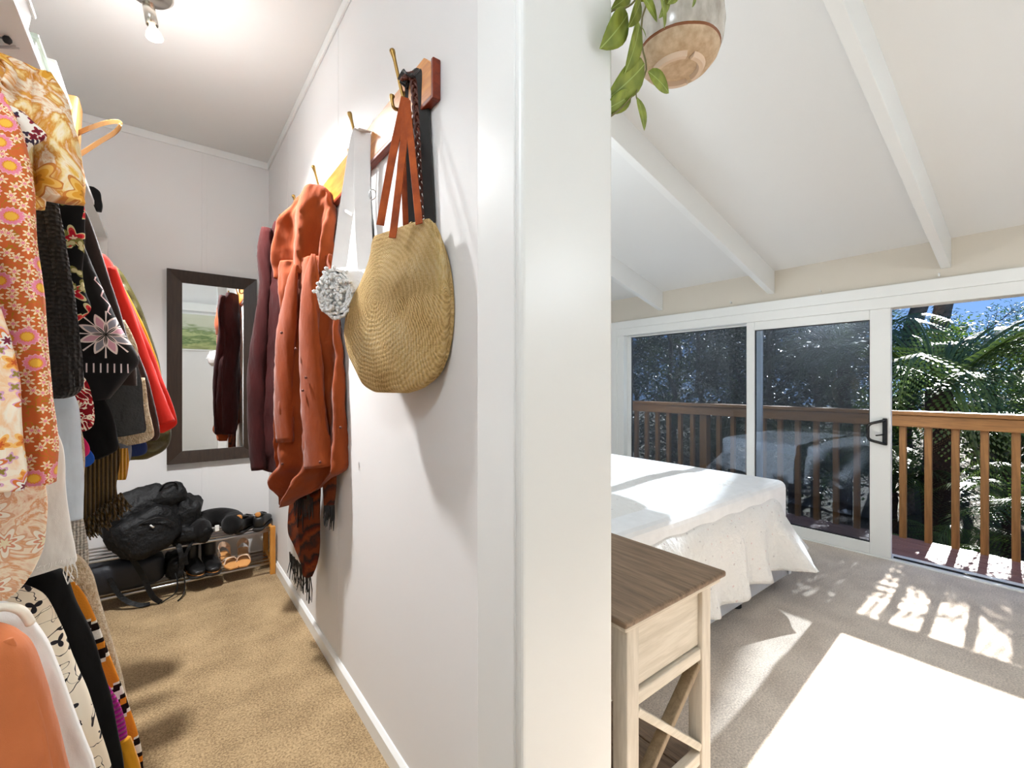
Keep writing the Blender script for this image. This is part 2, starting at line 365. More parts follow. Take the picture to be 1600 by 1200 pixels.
def bedcover():
    cx, cy = (bx0 + bx1) / 2, (by0 + by1) / 2; hx, hy = (bx1 - bx0) / 2, (by1 - by0) / 2; rc = .26
    per = []
    N = 300; segs = [(hx - rc, hy, -1)]
    L = [2 * (hx - rc), math.pi / 2 * rc, 2 * (hy - rc), math.pi / 2 * rc] * 2; tot = sum(L[:4]) * 2
    for i in range(N):
        s = tot * i / N; k = 0
        Ls = [2*(hy-rc), math.pi/2*rc, 2*(hx-rc), math.pi/2*rc, 2*(hy-rc), math.pi/2*rc, 2*(hx-rc), math.pi/2*rc]
        while s > Ls[k]: s -= Ls[k]; k += 1
        c = [(hx-rc, hy-rc), (-hx+rc, hy-rc), (-hx+rc, -hy+rc), (hx-rc, -hy+rc)]
        if k == 0: p, n_ = (hx, -hy + rc + s), (1, 0)
        elif k == 2: p, n_ = (hx - rc - s, hy), (0, 1)
        elif k == 4: p, n_ = (-hx, hy - rc - s), (-1, 0)
        elif k == 6: p, n_ = (-hx + rc + s, -hy), (0, -1)
        else:
            q = (k - 1) // 2; a = math.pi / 2 * q + s / rc; p = (c[q][0] + rc * math.cos(a), c[q][1] + rc * math.sin(a)); n_ = (math.cos(a), math.sin(a))
        corner = 1 - min(1, abs(abs(p[0]) - hx) + abs(abs(p[1]) - hy)) if (abs(p[0]) > hx - .35 and abs(p[1]) > hy - .35) else 0
        per.append((p, n_, tot * i / N, max(0, corner)))
    rings = []
    for u in (0.0, .12, .25, .38, .5, .6, .7, .78, .85, .9, .94): rings.append(('top', u))
    for a in range(0, 6): rings.append(('round', a / 5))
    for d in range(1, 15): rings.append(('drop', d / 14))
    vs = []; er = .2
    for kind, u in rings:
        for p, n_, s, cn in per:
            ins = 1 - er / min(hx, hy)
            if kind == 'top':
                x, y, z = p[0] * u * ins, p[1] * u * ins, bt
                z -= .025 * u ** 6
                z += .012 * noise.noise(Vector((x * 2.2, y * 2.6, 3))) + .006 * noise.noise(Vector((x * 7, y * 6, 1)))
            elif kind == 'round':
                a = u * math.pi / 2; x = p[0] * ins + (p[0] - p[0] * ins) * math.sin(a); y = p[1] * ins + (p[1] - p[1] * ins) * math.sin(a)
                z = bt - .025 - er * (1 - math.cos(a)); z += .012 * (1 - u) * noise.noise(Vector((p[0] * 2.2, p[1] * 2.6, 3)))
                f = .008 * u * u + .008 * u * u * (1 + math.sin(s * 21 + 4 * noise.noise(Vector((s * 1.3, 0, 0)))))
                x += n_[0] * f; y += n_[1] * f
            else:
                hem = .165 + .012 * math.sin(s * 5) + (.04 * cn if cn > .6 else -.05 * cn) + .012 * noise.noise(Vector((s * 3, 5, 0)))
                z0 = bt - .025 - er; z = z0 + (hem - z0) * u
                dr = u
                fold = (.008 + .030 * dr ** 1.2 * (1 + 1.2 * cn)) * (1 + math.sin(s * 21 + 4 * noise.noise(Vector((s * 1.3, 0, 0))) + u * .6)) + .008 * dr * noise.noise(Vector((s * 12, u * 2, 2)))
                flare = .01 * dr + (.11 * dr ** .9 * cn)
                cfold = cn * .035 * dr * math.sin(s * 48)
                k = .008 + fold + flare + cfold * .6
                x = p[0] + n_[0] * k; y = p[1] + n_[1] * k
            vs.append((x + cx, y + cy, z))
    n = len(per); fs = []
    for i in range(1, len(rings) - 1):
        for j in range(n): fs.append((i*n+j, i*n+(j+1)%n, (i+1)*n+(j+1)%n, (i+1)*n+j))
    for j in range(n): fs.append((0, n + j, n + (j + 1) % n))
    return vs, fs
mb = MB(); mb.add(*bedcover()); o = mb.build('bed_cover', M['cover'], None, smooth=True)
m = o.modifiers.new('thick', 'SOLIDIFY'); m.thickness = .004; m.offset = -1
tag(o, 'white cotton cover with tiny dots draped over the double bed', 'bed cover')
bb('valance_tag', MB().band([(3.22, by0 + .005, .33), (3.22, by0 - .002, .2), (3.22, by0 + .0, .06)], .035, .004, (1, 0, 0)), 'mattress')

# ================================================================== NIGHTSTAND (weathered oak top, whitewashed frame)
M['ns_top'] = wood('weathered_oak', (84, 64, 46), (148, 122, 96), 'y', 5, .5, 12)
M['ns_pale'] = wood('whitewashed_oak', (186, 174, 156), (220, 210, 194), 'z', 5, .55, 10)
M['ns_palex'] = wood('whitewashed_oak_panel', (190, 178, 158), (222, 212, 196), 'x', 5, .55, 10)
M['ns_dark'] = wood('weathered_oak_brace', (112, 92, 66), (160, 138, 108), 'z', 5, .55, 10)
nx0, nx1, ny0, ny1, nh = .835, 1.305, .645, 1.12, .75
ns = empty('bedside_table', (nx0, ny0, 0)); tag(ns, 'whitewashed wooden bedside table with brown top and crossed side braces', 'table')
def nb(n, mb, mat, bevel=.003, **k):
    o = mb.build(n, M[mat], None, bevel=bevel, **k); o.parent = ns; o.matrix_parent_inverse = Matrix.Translation((-nx0, -ny0, 0)); return o
nb('tabletop', MB().box(nx0, nx1, ny0, ny1, nh - .018, nh), 'ns_top', .006, seg=3)
nb('top_moulding', MB().box(nx0 + .012, nx1 - .014, ny0 + .01, ny1 - .01, nh - .034, nh - .018), 'ns_palex', .005)
lw = .058; ix0, ix1, iy0, iy1 = nx0 + .028, nx1 - .045, ny0 + .018, ny1 - .025
for lx_ in (ix0, ix1 - lw):
    for ly_ in (iy0, iy1 - lw): nb('leg', MB().box(lx_, lx_ + lw * (.8 if lx_ > ix0 else .8), ly_, ly_ + lw * .75, 0, nh - .034), 'ns_pale')
for yy in (iy0 + .012, iy1 - .03): nb('side_panel', MB().box(ix0 + lw * .8, ix1 - lw, yy, yy + .012, .555, nh - .034), 'ns_palex')
for yy in (iy0 + .004, iy1 - .03): nb('side_rail', MB().box(ix0 + lw * .8, ix1 - lw, yy, yy + .022, .515, .548), 'ns_palex')
nb('back_panel', MB().box(ix0 + .01, ix0 + .022, iy0 + .04, iy1 - .04, .515, nh - .034), 'ns_palex')
dw = nb('drawer', MB().box(ix1 - .035, ix1 - .012, iy0 + .05, iy1 - .05, .54, nh - .05), 'ns_palex')
kn = MB().lathe([(.006, 0), (.006, .015), (.014, .02), (.015, .028), (.008, .034)], 16, (0, 0, 0), Matrix.Rotation(math.pi/2, 3, 'Y')).build('knob', M['brass'], None, smooth=True)
kn.location = (ix1 - .012, (iy0 + iy1) / 2, .63); kn.parent = dw; kn.matrix_parent_inverse = (Matrix.Translation((nx0, ny0, 0)) @ dw.matrix_parent_inverse).inverted()
for k, yy in enumerate((iy0 + .018, iy1 - .02)):
    nb('cross_brace', MB().bar((ix0 + lw * .8, yy, .50), (ix1 - lw, yy, .265), .02, .032, (0, 1, 0)), 'ns_palex')
    nb('cross_brace', MB().bar((ix1 - lw, yy + .004, .50), (ix0 + lw * .8, yy + .004, .265), .02, .032, (0, 1, 0)), 'ns_dark')
    nb('stretcher', MB().box(ix0 + lw * .8, ix1 - lw, yy - .012, yy + .012, .215, .25), 'ns_palex')
for k in range(4):
    w0 = (ix1 - ix0 - .02) / 4; nb('shelf_board', MB().box(ix0 + .01 + k * w0, ix0 + .007 + (k + 1) * w0, iy0 + .03, iy1 - .03, .2, .215), 'ns_top', .002)

def att(o, root):
    """parent o (built in world coordinates) under root"""
    o.parent = root
    if root.parent is None: o.matrix_parent_inverse = root.matrix_basis.inverted()
    return o

# ================================================================== HANGING PLANT
t = T('stoneware_pot'); oz = t.xyz(t.co()); f = t.noise(t.co(), 60, 4)
raw = t.ramp(f, [(.3, lin(178, 150, 118)), (.7, lin(206, 182, 152))]); glz = t.ramp(t.noise(t.scale(t.co(), (1, 1, .5)), 24, 4), [(.3, lin(150, 140, 126)), (.7, lin(206, 200, 190))])
ln = t.m2('ADD', oz[2], t.m2('MULTIPLY', t.noise(t.co(), 9, 2), .008)); gl = t.gt(ln, .049)
c1 = t.mix(gl, raw, glz); c2 = t.mix(t.m2('MULTIPLY', t.gt(ln, .045), t.lt(ln, .051)), c1, lin(128, 76, 40))
M['pot'] = t.done(c2, t.m2('MULTIPLY_ADD', gl, -.5, .7), None, .5)
M['potfoot'] = plain('pale_bisque', (214, 190, 166), .8)
t = T('waxy_leaf'); lo = t.xyz(t.co()); f = t.noise(t.co(), 3, 2)
mid = t.lt(t.m2('ABSOLUTE', lo[1]), .007)
M['hoya'] = t.done(t.mix(mid, t.ramp(f, [(.3, lin(96, 112, 34)), (.7, lin(146, 158, 62))]), lin(160, 178, 100)), .55, None, .3)
M['stem'] = plain('plant_stem', (112, 104, 62), .6)
M['rope'] = fabric('jute_cord', (168, 140, 100))
M['soil'] = plain('potting_soil', (48, 36, 28), .95, bump=.6, bsc=80)
PC = Vector((1.04, .64, 2.105))
pl = empty('hanging_plant', PC); tag(pl, 'trailing green plant in a hanging stoneware pot above the bedside table', 'plant')
pot = MB().lathe([(.0, .004), (.062, .004), (.078, .008), (.096, .03), (.107, .06), (.112, .1), (.108, .15), (.098, .185), (.092, .185), (.1, .15), (.104, .1), (.09, .165), (.0, .165)], 48).build('pot', M['pot'], pl, smooth=True)
ft = MB()
for k in range(3):                                    # foot ring in three arcs with notches between
    a0, a1 = R(120 * k + 8), R(120 * k + 112); n = 18; vs = []; fs = []
    for i in range(n + 1):
        a = a0 + (a1 - a0) * i / n
        for r, z in ((.044, .006), (.05, -.006), (.06, -.006), (.066, .006)): vs.append((r * math.cos(a), r * math.sin(a), z))
    for i in range(n):
        for j in range(3): fs.append((i*4+j, i*4+j+1, (i+1)*4+j+1, (i+1)*4+j))
    fs += [(3,2,1,0), tuple(n*4+j for j in range(4))]
    f_ = MB().add(vs, fs).build('foot_ring', M['potfoot'], pot)
MB().lathe([(0, .168), (.091, .168), (.091, .16)], 24).build('soil', M['soil'], pl)
zt = zc(PC.x) - PC.z
for k in range(3):
    a = R(120 * k + 40)
    MB().tube([(.097 * math.cos(a), .097 * math.sin(a), .18), (0, 0, .62)], .003, 6).build('cord', M['rope'], pl)
MB().tube([(0, 0, .60), (0, 0, zt - .02)], .004, 8).build('cord', M['rope'], pl)
MB().tube(cr([(0, 0, zt), (0, 0, zt - .03), (.012, 0, zt - .045), (0, 0, zt - .06), (-.01, 0, zt - .05)], 14), .003, 8).build('ceiling_hook', M['steel'], pl, smooth=True)
def leafmesh():
    vs = []; fs = []; n = 9
    for i in range(n):
        u = i / (n - 1); w_ = .5 * math.sin(math.pi * u ** .85) ** .8 * .34 + .002; x = u; z = -.18 * u * u
        for j in (-1, -.5, 0, .5, 1): vs.append((x, w_ * j, z + .10 * abs(j) * w_ * 2))
    for i in range(n - 1):
        for j in range(4): fs.append((i*5+j, i*5+j+1, (i+1)*5+j+1, (i+1)*5+j))
    me = bpy.data.meshes.new('leaf'); me.from_pydata(vs, [], fs); me.materials.append(M['hoya'])
    for p in me.polygons: p.use_smooth = True
    return me
LM = leafmesh()
def place_leaf(base, d, up, size, wide=1.0):
    d = Vector(d).normalized(); sd = Vector(up).cross(d).normalized(); u = d.cross(sd)
    o = bpy.data.objects.new('leaf', LM); COL.objects.link(o); o.parent = pl
    m_ = Matrix((d, sd * wide, u)).transposed().to_4x4() @ Matrix.Scale(size, 4); m_.translation = Vector(base); o.matrix_basis = m_
    md = o.modifiers.new('thick', 'SOLIDIFY'); md.thickness = .012
# leaves positioned around the pot: (base px, base py, tip px, tip py, depth offset in y)
def plp(px, py, Y): return onY(px, py, Y) - PC
for (x0, y0, x1, y1, Y, wd) in [(1000,0,992,38,.60,1.3),(1000,-12,1033,28,.56,1.5),(1030,-10,1046,38,.55,1.2),(1045,-14,1040,24,.56,1.0),(980,22,953,70,.62,1.5),
        (998,36,991,108,.62,1.25),(1006,100,965,152,.64,1.25),(1012,112,1053,141,.64,1.5),(995,152,1014,199,.64,1.8),(986,148,952,172,.65,1.1),(1085,-16,1088,8,.55,1.0),(1060,-20,1052,2,.55,1.2),
        (1000,40,1012,55,.60,.7),(985,-10,965,10,.7,1.2),(1020,-30,1000,-8,.6,1.5)]:
    a, b = plp(x0, y0, Y), plp(x1, y1, Y - .012); place_leaf(a, b - a, (.25, -1, -.15), (b - a).length, wd * .95)
def stem(pts, r=.0022): MB().tube(cr([plp(*p) for p in pts], 16), r, 6).build('stem', M['stem'], pl, smooth=True)
stem([(1030,-30,.62),(1005,20,.62),(1003,70,.64),(1010,108,.64),(994,140,.645),(975,165,.645),(950,185,.65)])
stem([(1010,-25,.6),(985,8,.63),(955,18,.65),(935,40,.66)]); stem([(997,135,.645),(994,146,.64),(995,155,.64)], .0015)
stem([(1040,-30,.58),(1000,-12,.58),(1000,0,.6)])

# ================================================================== OUTSIDE: DECK, BALUSTRADE
dk = empty('deck', (4.35, 1.5, -.03)); tag(dk, 'narrow stained timber deck outside the sliding door', 'deck')
for k in range(5):
    x0 = 4.37 + k * .142; att(box('deck_board', x0, x0 + .136, -2.2, 5.6, -.055, -.03, M['deck'], bevel=.004), dk)
for yy in (-1.8, -.4, 1.0, 2.4, 3.8, 5.2): att(box('joist', 4.35, 5.06, yy, yy + .045, -.2, -.056, M['railwood']), dk)
bs = empty('balustrade', (5.0, 1.5, -.2)); tag(bs, 'timber balustrade with square balusters along the outer edge of deck', 'balustrade')
att(box('top_rail', 4.955, 5.10, -2.2, 5.6, 1.035, 1.07, M['railwood'], bevel=.006), bs)
att(box('fascia_rail', 4.975, 5.02, -2.2, 5.6, .937, 1.033, M['railwood'], bevel=.004), bs)
bal0 = None
for k in range(-18, 29):
    yy = .956 - .1625 * 0 + .1625 * k
    if bal0 is None:
        bal0 = MB().box(-.0225, .0225, -.0225, .0225, -.19, .94).build('baluster', M['deckrail'], None, bevel=.003); o = bal0
    else: o = bal0.copy(); COL.objects.link(o)
    o.location = (5.105 - .06, yy, 0); att(o, bs)
for yy in (-1.4, 2.72, 4.9): att(box('post', 5.03, 5.12, yy, yy + .09, -1.2, 1.034, M['deckrail'], bevel=.004), bs)
att(box('edge_fascia', 5.075, 5.10, -2.2, 5.6, -.2, -.06, M['railwood']), bs)

# ================================================================== GARDEN
t = T('leaf_litter'); f = t.noise(t.co(), 9, 5, .7)
t.bump(t.noise(t.co(), 30, 3), .8, .05); M['ground'] = t.done(t.ramp(f, [(.3, lin(38, 30, 20)), (.5, lin(66, 54, 34)), (.7, lin(52, 66, 30))]), .95)
def gz(x, y):
    s = max(0, x - 5.2); z = -.75 - .55 * min(1, s / 2) + (max(0, x - 8.5) * .16) + .18 * noise.noise(Vector((x * .5, y * .5, 0)))
    return z
vs = []; fs = []; nx, ny = 50, 60
for i in range(nx + 1):
    for j in range(ny + 1):
        x = 4.4 + (i / nx) ** 1.5 * 15; y = -14 + 34 * j / ny; vs.append((x, y, gz(x, y)))
for i in range(nx):
    for j in range(ny): a = i * (ny + 1) + j; fs.append((a, a + 1, a + ny + 2, a + ny + 1))
g = MB().add(vs, fs).build('ground', M['ground'], smooth=True); struct(g)
def leafcol(name, a, b, rough=.35, spec=.5, trans=.25):
    t = T(name); f = t.noise(t.co(), 3, 4, .7); col = t.ramp(f, [(.32, lin(*a)), (.68, lin(*b))])
    m_ = t.done(col, rough, None, spec); t.b.inputs['Transmission Weight'].default_value = 0
    nt = t.nt; tl = t.n('BsdfTranslucent'); nt.links.new(col, tl.inputs[0]); mx = t.n('MixShader'); mx.inputs[0].default_value = trans
    nt.links.new(t.b.outputs[0], mx.inputs[1]); nt.links.new(tl.outputs[0], mx.inputs[2]); nt.links.new(mx.outputs[0], nt.nodes['Material Output'].inputs[0]); return m_
M['fern'] = leafcol('fern_green', (34, 52, 22), (80, 100, 46), .42, .32)
M['fern_old'] = leafcol('dry_fern', (108, 84, 44), (146, 122, 66), .5, .4)
M['lf1'] = leafcol('dark_evergreen_leaf', (20, 38, 16), (46, 70, 28), .4, .35)
M['lf2'] = leafcol('mid_green_leaf', (42, 66, 24), (92, 120, 42), .4, .35)
M['lf3'] = leafcol('blue_green_needles', (30, 58, 46), (62, 96, 74), .4, .5)
M['bark'] = plain('grey_bark', (92, 82, 72), .9, var=.35, sc=12, bump=.8, bsc=20, bd=.03)
M['bark2'] = plain('dark_fibrous_bark', (48, 32, 22), .95, var=.4, sc=20, bump=1.0, bsc=30, bd=.04)
def frondmesh(name, arch, droop, mat, npair=30, seed=0):
    rr = random.Random(seed); vs = []; fs = []
    def pt(u): return Vector((u * (1 - .12 * u * u), 0, arch * math.sin(u * 2.0) - droop * u * u * u))
    for i in range(13):
        p = pt(i / 12); r = .011 * (1 - .8 * i / 12)
        for a in range(4): vs.append((p.x, p.y + r * math.cos(a * math.pi / 2), p.z + r * math.sin(a * math.pi / 2)))
    for i in range(12):
        for a in range(4): fs.append((i*4+a, i*4+(a+1)%4, (i+1)*4+(a+1)%4, (i+1)*4+a))
    for k in range(npair):
        u = .16 + .83 * k / (npair - 1); p = pt(u); tn = (pt(min(1, u + .02)) - pt(u - .02)).normalized()
        Ln = .27 * math.sin(math.pi * min(1, (u - .10) / .92) ** .62) ** .9 + .01
        for sd in (-1, 1):
            d = (Vector((0, sd, 0)) + tn * .45 + Vector((0, 0, -.22 + rr.uniform(-.1, .1)))).normalized()
            nt_ = 9; w = .011 + .035 * Ln
            for q in range(nt_):
                s0 = Ln * q / nt_; c0 = p + d * s0 - Vector((0, 0, .25 * s0 * s0 / .25)); c1 = p + d * (s0 + Ln / nt_ * .85) - Vector((0, 0, .25 * s0 * s0 / .25))
                ww = w * (1 - .75 * q / nt_); b = len(vs)
                vs += [tuple(c0), tuple(c1), tuple(c0 + (c1 - c0) * .7 + tn * ww), tuple(c0 + (c1 - c0) * .7 - tn * ww)]
                fs += [(b, b + 1, b + 2), (b, b + 3, b + 1)]
    me = bpy.data.meshes.new(name); me.from_pydata(vs, [], fs); me.materials.append(mat); return me
FA = frondmesh('frond', .30, .55, M['fern'], 30, 1); FB = frondmesh('frond', .42, .28, M['fern'], 30, 2); FD = frondmesh('frond', .05, .85, M['fern_old'], 22, 3)
def fern(base, crown, n, L, label, tilt=(-.1, .35), name='fern', trunk_r=.05, dead=0, seed=0, bias=None, group=None):
    rr = random.Random(seed); base, crown = Vector(base), Vector(crown)
    root = empty(name, base); tag(root, label, 'fern', group)
    pts = [base + (crown - base) * (i / 14) + Vector((.02 * noise.noise(Vector((i * .8, seed, 0))), .02 * noise.noise(Vector((i * .8, 0, seed))), 0)) for i in range(15)]
    tk = MB().tube(pts, [trunk_r * (1.25 - .35 * i / 14 + .12 * noise.noise(Vector((i * 1.7, seed, 3)))) for i in range(15)], 14, wob=.25, seed=seed).build('trunk', M['bark2'], None, smooth=True); att(tk, root)
    for k in range(n + dead):
        me = FD if k >= n else (FA if rr.random() < .6 else FB); o = bpy.data.objects.new('frond', me); COL.objects.link(o)
        a = 2 * math.pi * (k + rr.uniform(-.3, .3)) / (n if k < n else max(1, dead)); l = L * rr.uniform(.8, 1.12) * (1 if k < n else .5)
        pitch = rr.uniform(*tilt) + (bias or 0) * math.cos(a) if k < n else rr.uniform(-1.2, -.8)
        o.matrix_basis = Matrix.Translation(crown) @ Matrix.Rotation(a, 4, 'Z') @ Matrix.Rotation(-pitch, 4, 'Y') @ Matrix.Rotation(rr.uniform(-.25, .25), 4, 'X') @ Matrix.Scale(l, 4)
        att(o, root)
    return root
fern((7.35, 1.06, gz(7.35, 1.06)), (7.3, 1.055, 1.22), 24, 1.75, 'tall tree fern with a dark trunk just behind the balustrade', (-.05, .25), 'tree_fern', .14, 3, 3, bias=.32)
for k, (x, y, zz, L, n, lb) in enumerate([(6.3, 1.75, .1, 1.1, 12, 'low fern left of the tree fern trunk behind the balusters'), (6.3, .2, -.1, 1.15, 14, 'bright arching fern right of the tree fern trunk behind the balusters'),
        (7.6, -.2, .35, 1.5, 14, 'sunlit fern at the far right beyond the balustrade'), (7.4, 1.5, -.1, 1.2, 12, 'fern on the slope behind the tree fern trunk'), (5.9, .75, -.65, .9, 11, 'small fern growing at the foot of the tree fern'),
        (7.2, 2.6, .2, 1.5, 14, 'spreading fern seen through the sliding glass leaf'), (7.6, 3.9, .0, 1.3, 12, 'dark fern seen low through the fixed glass pane'), (8.6, .6, .2, 1.5, 13, 'large fern on the slope farthest behind the open doorway'),
        (6.0, -.7, -.4, 1.0, 11, 'low fern beyond the right edge of the doorway')]):
    fern((x, y, gz(x, y) - .05), (x, y, zz), n, L, lb, (.05, .7), 'fern', .05, 0, 20 + k, group='ferns below the deck')
fern((8.6, 2.35, gz(8.6, 2.35)), (8.4, 2.3, 1.6), 15, 1.6, 'tree fern with a slim trunk behind the sliding glass leaf', (-.2, .4), 'tree_fern', .09, 3, 41)
fern((8.0, -.5, gz(8, -.5)), (8.0, -.45, 1.45), 15, 1.6, 'tree fern with browning fronds at the right of the doorway view', (-.2, .3), 'tree_fern', .10, 6, 42)

def tree(base, top, label, mat, nl=5000, lsize=.06, spread=1.2, seed=0, r0=.10, sparse=False, bark='bark', lean=(0, 0), fol_from=.15, name='tree', nb=16, needle=False):
    rr = random.Random(seed); base = Vector(base); H = top - base.z; root = empty(name, base); tag(root, label, 'tree', 'trees beyond the balustrade')
    tip = base + Vector((lean[0], lean[1], H)); n = 12
    spine = [base.lerp(tip, i / n) + Vector((noise.noise(Vector((i * .45, seed, 0))), noise.noise(Vector((i * .45, 0, seed))), 0)) * .18 * H / 3 * min(1, i / 3) for i in range(n + 1)]
    tb = MB().tube(spine, [r0 * (1 - .75 * i / n) for i in range(n + 1)], 9, wob=.15, seed=seed); tips = []
    brs = MB()
    for k in range(nb):
        u = fol_from + (1 - fol_from) * (k + rr.random()) / nb; i = min(n - 1, int(u * n)); p = spine[i].lerp(spine[i + 1], u * n - i)
        a = rr.uniform(0, 6.283); l = spread * rr.uniform(.6, 1.1) * (1 - .45 * u); d = Vector((math.cos(a), math.sin(a), rr.uniform(.1, .7)))
        pts = [p]; q = p
        for s in range(5):
            d = (d + Vector((rr.uniform(-.3, .3), rr.uniform(-.3, .3), rr.uniform(-.15, .25)))).normalized(); q = q + d * l / 5; pts.append(q)
            if s >= 1: tips.append((q, l * .3))
            if s >= 1:
                e = (d + Vector((rr.uniform(-1, 1), rr.uniform(-1, 1), rr.uniform(-.4, .8)))).normalized(); q2 = q + e * l * .4; tips.append((q2, l * .25))
                brs.tube([q, q.lerp(q2, .5) + Vector((0, 0, .02)), q2], [r0 * .10, r0 * .07, r0 * .03], 4, caps=False)
        rb = r0 * .38 * (1 - .5 * u); brs.tube(pts, [rb * (1 - .8 * s / 5) for s in range(6)], 5, caps=False)
    att(tb.build('trunk', M[bark], None, smooth=True), root); att(brs.build('branches', M[bark], None, smooth=True), root)['kind'] = 'stuff'
    vs = []; fs = []
    for k in range(nl):
        c, s = tips[rr.randrange(len(tips))]; p = c + Vector((rr.gauss(0, 1), rr.gauss(0, 1), rr.gauss(0, .7))) * s * .6
        d = Vector((rr.uniform(-1, 1), rr.uniform(-1, 1), rr.uniform(-.7, .7))).normalized(); e = d.cross(Vector((rr.uniform(-1, 1), rr.uniform(-1, 1), 1))).normalized()
        l = lsize * rr.uniform(.6, 1.3); wv = l * (.12 if needle else .32); up = d.cross(e) * l * .12; b = len(vs)
        vs += [tuple(p), tuple(p + d * l * .5 + e * wv + up), tuple(p + d * l), tuple(p + d * l * .5 - e * wv + up)]; fs += [(b, b + 1, b + 2), (b, b + 2, b + 3)]
    if nl:
        fo = mesh('foliage', vs, fs, M[mat]); att(fo, root)['kind'] = 'stuff'
    return root
TR = [(8.3, 6.9, 3.3, 'lf1', 6500, 'dense dark evergreen at the far left of the fixed pane'), (9.0, 5.7, 3.4, 'lf2', 6000, 'loose mid green tree behind the left of the fixed pane'),
      (8.4, 4.7, 3.1, 'lf1', 6500, 'dense dark evergreen behind the middle of the fixed pane'), (9.6, 3.9, 3.3, 'lf1', 6500, 'dark evergreen behind the right of the fixed pane'),
      (9.4, 3.0, 3.0, 'lf1', 6000, 'twiggy dark tree behind the sliding leaf'), (10.4, 1.9, 1.9, 'lf2', 5000, 'mid green shrub tree right behind the sliding door stile'),
      (10.8, .9, 2.0, 'lf3', 5500, 'blue green conifer behind the tall tree fern'), (10.0, -.1, 1.7, 'lf2', 5000, 'bushy mid green tree at right of the doorway view'),
      (10.5, -1.3, 3.2, 'lf1', 5000, 'dark tree beyond the right edge of the doorway'), (12.5, 6.0, 4.3, 'lf1', 6000, 'tall dark tree far behind the fixed pane'),
      (13.0, 3.6, 4.0, 'lf1', 6000, 'tall dark tree far behind the sliding leaf'), (13.5, 1.4, 2.3, 'lf3', 5000, 'hazy blue green tree far behind the tree fern'),
      (13.0, -.6, 2.2, 'lf2', 5000, 'pale green tree far at the right of the doorway'), (11.5, 8.5, 4.4, 'lf1', 6000, 'large dark tree filling the far left background'),
      (15.0, 9.2, 5.2, 'lf1', 7000, 'farthest dark tree at the left edge of the fixed pane'), (15.5, 6.6, 5.2, 'lf1', 7000, 'farthest dark tree behind the middle of the fixed pane'), (15.2, 4.4, 4.6, 'lf1', 6500, 'farthest dark tree behind the sliding leaf'), (12.0, 4.8, 3.4, 'lf1', 6000, 'dark undergrowth tree between the fixed pane and sliding leaf')]
for k, (x, y, top, mt, nl, lb) in enumerate(TR):
    tree((x, y, gz(x, y) - .1), top, lb, mt, nl, .13 if x > 14.5 else .085 if x > 9.2 else .07, 1.35 if x < 11 else 1.8, 60 + k, .09, fol_from=.1, needle=(mt == 'lf3'), nb=18)
# tall bare-stemmed gums whose limbs cross the sky
tree((13.5, 2.75, gz(13.5, 2.75)), 11.5, 'tall leaning gum trunk against the sky beside the door stile', 'lf3', 1200, .10, 2.0, 91, .20, lean=(.4, -1.6), fol_from=.66, nb=8)
tree((14.0, 2.1, gz(14, 2.1)), 12.0, 'tall gum trunk against the sky above the tree fern', 'lf3', 1200, .10, 2.0, 92, .20, lean=(.3, -.8), fol_from=.66, nb=8)
tree((12.5, 1.05, gz(12.5, 1.05)), 8.0, 'leaning dark gum at the top right of the doorway', 'lf1', 2000, .09, 1.6, 93, .17, lean=(.2, -1.9), fol_from=.45, nb=12)
tree((9.6, 4.45, gz(9.6, 4.45)), 3.3, 'bare twiggy sapling seen through the fixed pane', 'lf2', 120, .07, 1.1, 94, .05, fol_from=.1, nb=30)

# ================================================================== CLOSET: SHELF, RODS, LAMP
SX, SZ = -.28, 2.2
sh = tag(box('wardrobe_shelf', XL, SX, .75, 3.72, SZ, SZ + .022, M['trim'], bevel=.002), 'long white shelf above the hanging clothes', 'shelf')
att(box('end_panel', XL, SX, 3.70, 3.72, 1.95, SZ, M['trim'], bevel=.002), sh)
rodm = M['steel']
for z_, y1_, lb in ((2.08, 3.70, 'chrome hanging rod under the shelf carrying the upper clothes'), (1.0, 2.2, 'lower chrome hanging rod carrying the short clothes')):
    r_ = tag(MB().tube([(-.56, .8, z_), (-.56, y1_, z_)], .014, 14).build('hanging_rod', rodm, smooth=True), lb, 'rod')
    for yy in (1.0, y1_ - .1):
        att(MB().band([(-.56, yy, z_ + .014), (-.56, yy, z_ + (.12 if z_ > 2 else .05))], .03, .004, (0, 1, 0)).tube([(XL, yy, z_ + .02), (-.56, yy, z_ + .02)], .006, 8).build('rod_bracket', rodm), r_)

# ceiling spotlight
SPX, SPY = -.055, 2.36
M['chrome'] = plain('satin_nickel', (205, 198, 188), .22, 1.0, var=.02)
M['bulbg'] = emit('halogen_glow', (1, .93, .8), 14)
spl = empty('ceiling_spotlight', (SPX, SPY, ZC)); tag(spl, 'satin nickel spotlight with lit halogen lamps on the closet ceiling', 'spotlight')
MB().lathe([(.0, -.055), (.07, -.055), (.085, -.04), (.088, 0), (0, 0)], 32).build('canopy', M['chrome'], spl, smooth=True)
def head(off, d, ln, lit=True):
    d = Vector(d).normalized(); a = Vector(off); q = Vector((0, 0, 1)).rotation_difference(d).to_matrix()
    hd_ = MB().tube([a, a + Vector((0, 0, -.05))], .008, 8).lathe([(.012, 0), (.021, .004), (.021, ln), (.017, ln)], 20, a + Vector((0, 0, -.05)), q).build('lamp_head', M['chrome'], spl, smooth=True)
    c = a + Vector((0, 0, -.05)) + d * ln
    MB().lathe([(.010, 0), (.014, .012), (.026, .034), (.03, .05), (.029, .052)], 20, c, q).build('reflector', emit('warm_reflector_glass', (1, .86, .66), .9), hd_, smooth=True)
    MB().lathe([(0, .047), (.027, .047), (.027, .049), (0, .049)], 20, c, q).build('bulb', M['bulbg'], hd_)
    return c + d * .06, d
